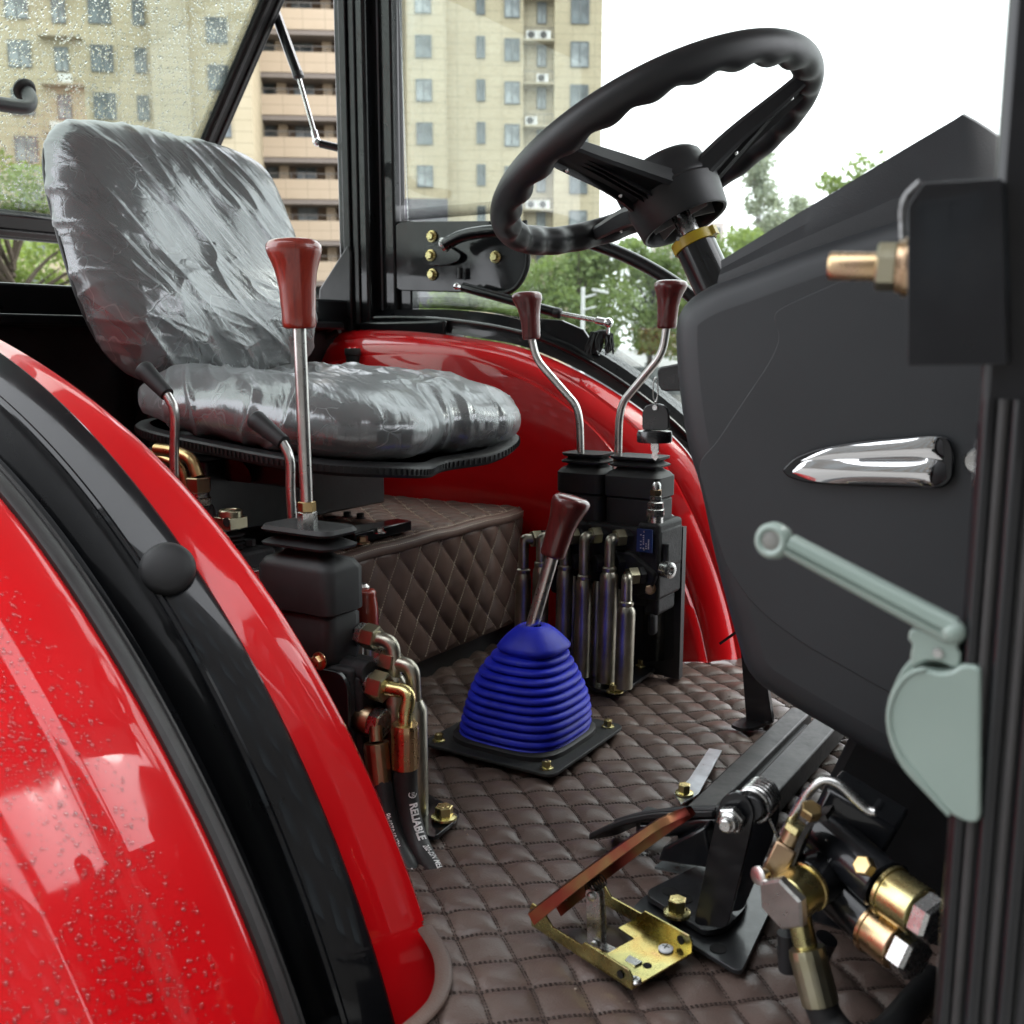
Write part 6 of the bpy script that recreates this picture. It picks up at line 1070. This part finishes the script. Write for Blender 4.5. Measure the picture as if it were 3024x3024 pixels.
for p in [(0.3829, -0.2847, 0.0186), (0.4023, -0.2901, 0.0186)] + [(0.4608, -0.3437, 0.0095)]: g = G(); g.rev(p, (0, 0, 1), [(.0085, 0), (.0085, .0004)], 18); g.build('hole', hole, pv)
bolt((0.4064, -0.3204, 0.018), (0, 0, 1), .0098, .017, pv)
g = G(); g.prism(rpoly([(0.4345, -0.345, 0.0272), (0.4549, -0.345, 0.1508), (0.4596, -0.345, 0.1694), (0.4731, -0.345, 0.1787), (0.4859, -0.345, 0.1743), (0.4926, -0.345, 0.1606), (0.4876, -0.345, 0.1296), (0.4697, -0.345, 0.0347), (0.4345, -0.345, 0.0272)], .008, 4), (0, .006, 0)); g.build('pivot_plate', blackp, pv, bev=.0008)
g = G(); g.prism(rpoly([(0.431, -0.29, 0.013), (0.46, -0.29, 0.1327), (0.4668, -0.29, 0.1572), (0.4817, -0.29, 0.1675), (0.4939, -0.29, 0.161), (0.499, -0.29, 0.1427), (0.4924, -0.29, 0.1072), (0.4652, -0.29, 0.0239), (0.431, -0.29, 0.013)], .008, 4), (0, .005, 0)); g.build('pivot_plate', blackp, pv, bev=.0008)
q0, q1_ = A((0.4725, -0.352, 0.1523)), A((0.4746, -0.29, 0.1421)); ax_ = unit((0, -1, 0)); nut(q0 + A((0, .004, 0)), (0, -1, 0), .0135, .010, pv, steel); g = G(); g.rev(q0 + A((0, -.005, 0)), (0, -1, 0), [(.0095, 0), (.0105, .004), (.008, .007), (.0062, .0072), (.0062, .012), (.005, .013)], 18); g.build('bolt_end', steel, pv)
sp_ = A((0.4869, -0.338, 0.1627)); g = G(); t = np.linspace(0, 2 * math.pi * 5.5, 150); g.tube(np.stack([sp_[0] + .0165 * np.cos(t), sp_[1] + .034 * t / t[-1], sp_[2] + .0165 * np.sin(t)], 1), .0019, 6); g.build('coil_spring', steel, pv); g = G(); g.cyl(sp_ + A((0, -.004, 0)), sp_ + A((0, .045, 0)), .0125); g.build('spring_sleeve', blacks, pv)
g = G(); g.tube([(0.4929, -0.3, 0.1368), (0.5022, -0.3, 0.1198), (0.5088, -0.3, 0.088)], .0018, 6); g.build('spring_tail', steel, pv)
# ------------------------------------------------------------------ brake valve with brass unions
bv = thing('brake_valve', 'black cast brake valve with gold banjo unions and hex plugs', 'valve', (.56, -.40, .05))
ca, cb2 = A((0.5611, -0.375, 0.1779)), A((0.627, -0.415, 0.1601)); g = G(); g.cyl(ca, cb2, .0215, 24); g.build('upper_cylinder', castm if False else blackp, bv)
g = G(); q = unit(cb2 - ca); g.cyl(A((0.573, -0.385, 0.1356)), A((0.6237, -0.405, 0.117)), .0225, 24); g.build('lower_cylinder', blackp, bv); g = G(); g.cyl(A((0.5842, -0.36, 0.1466)), A((0.5637, -0.43, 0.1481)), .0225, 24); g.build('side_cylinder', blackp, bv)
g = G(); g.obox((0.5872, -0.36, 0.1786), (.03, 0, -.012), (0, .025, 0), (.012, 0, .03)); g.obox((0.5811, -0.35, 0.1113), (.05, 0, 0), (0, .02, 0), (0, 0, .03)); g.obox((0.6, -0.36, 0.1944), (.012, 0, 0), (0, .012, 0), (0, 0, .012)); g.build('casting', blackp, bv, bev=.004)
g = G(); g.bar((0.5752, -0.4, 0.1775), (0.6159, -0.42, 0.1671), .012, .012, (0, 1, 0)); g.bar((0.5726, -0.41, 0.1496), (0.585, -0.41, 0.1711), .007, .007); g.build('casting_rib', blackp, bv, bev=.002)
def union(a, ax, r_, L, hr, hh, mc, mh, parent, spin=.3):
    a = A(a); ax = unit(ax); g = G(); g.rev(a, ax, [(r_ * 1.08, -.002), (r_ * 1.08, .001), (r_, .0015), (r_, L - .001), (r_ * .97, L)], 28); g.build('banjo_collar', mc, parent, sm=30); g = G(); g.rev(a + ax * L, ax, [(hr * .9, 0), (hr, .002), (hr, hh * .8), (hr * .9, hh)], 6, spin); g.build('hex_plug', mh, parent, sm=20)
uax = unit(A((0.6629, -0.436, 0.1571)) - A((0.6276, -0.418, 0.1617)))
union((0.6328, -0.418, 0.1586), uax, .0205, .030, .0195, .016, gold, steel, bv); union((0.6197, -0.41, 0.1183), uax, .0205, .027, .0195, .018, copper, steel, bv, .1)
ub = unit(A((0.5512, -0.47, 0.1427)) - A((0.5657, -0.425, 0.1483))); union((0.5667, -0.428, 0.148), ub, .0200, .026, .0235, .010, gold, alu, bv, .55)
q = A((0.5648, -0.438, 0.1268)); q2_ = A((0.5719, -0.438, 0.1001)); g = G(); g.cyl(q, q2_, .0100, 18); g.build('banjo_stem', gold, bv)
bh = thing('hydraulic_hose', 'short black hose with gold ferrule at the bottom of the brake valve', 'hose', (0.6018, -0.44, 0.0416), 'hydraulic hoses'); fa, fb_ = A((0.5724, -0.438, 0.0993)), A((0.5887, -0.446, 0.0581)); ferrule(fa, fb_, .0158, bh, olive); g = G(); g.tube(cr([fb_ + (fa - fb_) * .05, A((0.5957, -0.447, 0.0459)), A((0.6135, -0.45, 0.0353)), A((0.6323, -0.42, 0.0265)), A((0.6455, -0.36, 0.0253)), A((0.6523, -0.3, 0.0193))], 40), .0140, 18); g.build('hose', hosem, bh)
g = G(); g.tube(cr([(0.5419, -0.415, 0.1822), (0.5511, -0.415, 0.204), (0.5627, -0.415, 0.2275), (0.5745, -0.415, 0.2398), (0.586, -0.415, 0.2388), (0.6021, -0.415, 0.2279), (0.6117, -0.415, 0.222), (0.6168, -0.415, 0.2224)], 40), .0040, 14); g.build('linkage_rod', steel, bv)
c0_, c1_ = A((0.5355, -0.43, 0.1416)), A((0.5502, -0.425, 0.1815)); cu_ = unit(c1_ - c0_); sx_ = unit(np.cross(cu_, (0, 1, 0))); g = G(); g.obox((c0_ + c1_) / 2, (c1_ - c0_) / 2, sx_ * .0095, (0, .0085, 0)); g.build('clevis', bronze, bv, bev=.002); g = G(); g.cyl(c1_, c1_ + cu_ * .012, .0088); g.build('clevis_neck', bronze, bv); nut(c1_ + cu_ * .012, cu_, .0110, .007, bv, gold); g = G(); g.rev((0.5321, -0.442, 0.1544), (-.35, -.9, .1), [(.005, -.014), (.005, 0), (.0080, .0005), (.0080, .0035), (.0065, .0042)], 18); g.build('clevis_pin', alu, bv)
ar = cr([(0.5413, -0.428, 0.1207), (0.5486, -0.428, 0.1446), (0.5566, -0.428, 0.1711), (0.5636, -0.428, 0.195), (0.5718, -0.428, 0.2095), (0.582, -0.428, 0.2149)], 26); T = np.gradient(ar, axis=0); T /= np.linalg.norm(T, axis=1)[:, None]; sN = np.cross(T, (0, 1, 0)); g = G(); g.loft([ar + sN * .0022 + A((0, -.004, 0)), ar + sN * .0022 + A((0, .02, 0)), ar - sN * .0022 + A((0, .02, 0)), ar - sN * .0022 + A((0, -.004, 0))], True); g.build('lever_arm', worn, bv, sm=30)
nut((0.5673, -0.43, 0.2134), unit((.3, -.3, .9)), .009, .009, bv, brass); nut((0.6168, -0.432, 0.1813), unit((-.25, -.7, .45)), .0080, .011, bv, brass)
g = G(); g.tube([(0.5447, -0.4, 0.0835), (0.5476, -0.4, 0.0485)], .009, 14); g.tube([(0.577, -0.39, 0.0839), (0.5687, -0.39, 0.0607)], .010, 14); g.build('lower_stub', blacks, bv)
# ================================================================== near front post, striker bolt, green lever
np_ = thing('front_post', 'near black front door post with rubber seals at the right edge', 'post', (.76, -.62, GZ))
g = G(); g.box((.706, -.66, -.3), (.80, -.60, 1.55)); g.build('post', blackp, np_, bev=.006, seg=3)
for x_, r_, m_ in ((.7125, .0035, blackp), (.719, .0030, rubberg), (.727, .0045, blackp), (.7355, .0028, rubberg), (.743, .0045, blackp), (.752, .0035, rubber), (.760, .0045, blackp), (.770, .0032, rubberg), (.781, .005, blackp), (.792, .004, rubberg)):  # seal ribs; their alternating tones stand in for glossy reflection streaks
    g = G(); g.tube([(x_, -.661, -.3), (x_, -.661, .572)], r_, 10); g.build('door_seal', m_, np_)
bk = rpoly([(0.6682, -0.672, 0.6698), (0.6753, -0.672, 0.6807), (0.7116, -0.672, 0.6798), (0.7203, -0.672, 0.5898), (0.673, -0.672, 0.5887)], .0008, 2); g = G(); g.prism(bk, (0, .045, 0)); g.build('striker_bracket', blackp, np_, bev=.003, seg=3)
g = G(); g.tube(cr([(0.6726, -0.668, 0.682), (0.6671, -0.668, 0.6756), (0.6649, -0.668, 0.6686), (0.6662, -0.668, 0.6539)], 14), [.0012, .0022, .0016, .0020], 8); g.build('weld_bead', M('weld_silver', (.16, .16, .16), .4, .8, var=.4, vs_=200), np_)
sb_ = thing('striker_bolt', 'copper-plated striker bolt with nut on the right door post', 'bolt', (0.6643, -0.66, 0.6397)); o_ = A((0.6654, -0.655, 0.6402)); ax_ = unit(A((0.6287, -0.662, 0.6418)) - o_)
g = G(); g.rev(o_, ax_, [(.0155, -.004), (.0155, .0008), (.0150, .0012)], 26); g.build('washer', copper, sb_); g = G(); g.rev(o_ + ax_ * .0012, ax_, [(.0140, 0), (.0135, .003), (.0118, .0035)], 24); g.build('spring_washer', copper, sb_); nut(o_ + ax_ * .0042, ax_, .0128, .0105, sb_, olive); g = G(); g.rev(o_ + ax_ * .0147, ax_, [(.0075, 0), (.0075, .0235), (.0068, .0245)], 24); g.build('shank', copper, sb_)
gv = thing('green_lever', 'pale green plastic lever with round end mounted on the door post', 'lever', (0.7055, -0.655, 0.3521))
hs_ = rpoly([(0.7137, -0.668, 0.4318), (0.7085, -0.668, 0.4312), (0.7046, -0.668, 0.4267), (0.6978, -0.668, 0.4244), (0.6896, -0.668, 0.4259), (0.6832, -0.668, 0.4224), (0.6766, -0.668, 0.4121), (0.6734, -0.668, 0.3977), (0.6753, -0.668, 0.3857), (0.6807, -0.668, 0.3745), (0.6906, -0.668, 0.3643), (0.7096, -0.668, 0.3453), (0.7243, -0.668, 0.3437), (0.7184, -0.668, 0.4309), (0.7137, -0.668, 0.4318)], .006, 3); g = G(); g.prism(hs_, (0, .022, 0)); g.build('housing', greenp, gv, bev=.0028, seg=4)
hs2 = rpoly([(0.7128, -0.65, 0.4361), (0.702, -0.65, 0.4358), (0.6857, -0.65, 0.4326), (0.6752, -0.65, 0.4184), (0.6688, -0.65, 0.399), (0.668, -0.65, 0.3862), (0.6714, -0.65, 0.3725), (0.6786, -0.65, 0.3597), (0.7057, -0.65, 0.336), (0.7224, -0.65, 0.3341), (0.7155, -0.65, 0.4356)], .006, 3); g = G(); g.prism(hs2, (0, .012, 0)); g.build('back_shell', greenp, gv, bev=.002, seg=3)
nk = rpoly([(0.681, -0.664, 0.4462), (0.6862, -0.664, 0.4458), (0.6902, -0.664, 0.447), (0.7033, -0.664, 0.4519), (0.7069, -0.664, 0.446), (0.7058, -0.664, 0.4385), (0.7075, -0.664, 0.4368), (0.7079, -0.664, 0.4301), (0.7049, -0.664, 0.4275), (0.6994, -0.664, 0.4301), (0.6899, -0.664, 0.4297), (0.684, -0.664, 0.4238), (0.6819, -0.664, 0.4301), (0.6831, -0.664, 0.4378), (0.6803, -0.664, 0.4395), (0.681, -0.664, 0.4462)], .003, 3); g = G(); g.prism(nk, (0, .012, 0)); g.build('neck', greenp, gv, bev=.0022, seg=3)
g = G(); g.tube(cr([(0.6912, -0.668, 0.4262), (0.6832, -0.668, 0.4218), (0.6771, -0.668, 0.4122), (0.674, -0.668, 0.3978), (0.6758, -0.668, 0.3858), (0.6813, -0.668, 0.3746), (0.6911, -0.668, 0.3642), (0.7082, -0.668, 0.3462)], 40), .0011, 8); g.build('housing_lip', greenp, gv)
g = G(); g.rev((0.6965, -0.6645, 0.4351), (0, -1, 0), [(.0030, 0), (.0026, .0009), (.0010, .0010)], 16); g.build('pivot_pin', steel, gv); g = G(); g.bar((0.6762, -0.652, 0.4073), (0.6831, -0.652, 0.4253), .003, .0016); g.bar((0.6786, -0.652, 0.4059), (0.685, -0.652, 0.4226), .002, .0012); g.build('housing_rib', greenp, gv)
ga, gb = A((0.6116, -0.662, 0.4852)), A((0.7019, -0.662, 0.4477)); u_ = unit(gb - ga); g = G(); sdv = unit(np.cross(u_, (0, 1, 0)))
rl = [];
for t in np.linspace(0, 1, 14):
    c_ = ga * (1 - t) + gb * t; w = .0062 + .0010 * t; rl.append([c_ + sdv * w * x + A((0, 1, 0)) * .005 * y for x, y in ((-1, .8), (-1, -.5), (-.75, -.9), (-.35, -1), (-.25, -.55), (-.05, -.55), (.05, -1.05), (.7, -.95), (1, -.5), (1, .8), (-1, .8))])
g.loft(rl); g.ball(gb + u_ * .001, .0068, 14); g.build('arm', greenp, gv, sm=45)
q = A((0.6021, -0.66, 0.4864)); g = G(); g.rev(q, (-.12, -1, .1), [(.006, -.008), (.0098, -.006), (.0110, -.001), (.0106, .0035), (.0088, .0058), (.0068, .0058), (.0060, .0045)], 32); g.build('ring_end', greenp, gv, sm=60); g = G(); g.rev(q, (-.12, -1, .1), [(.0061, .0042), (.0055, .0046), (.001, .0048)], 24); g.build('ring_plug', M('green_grey_plug', (.17, .17, .155), .5), gv)
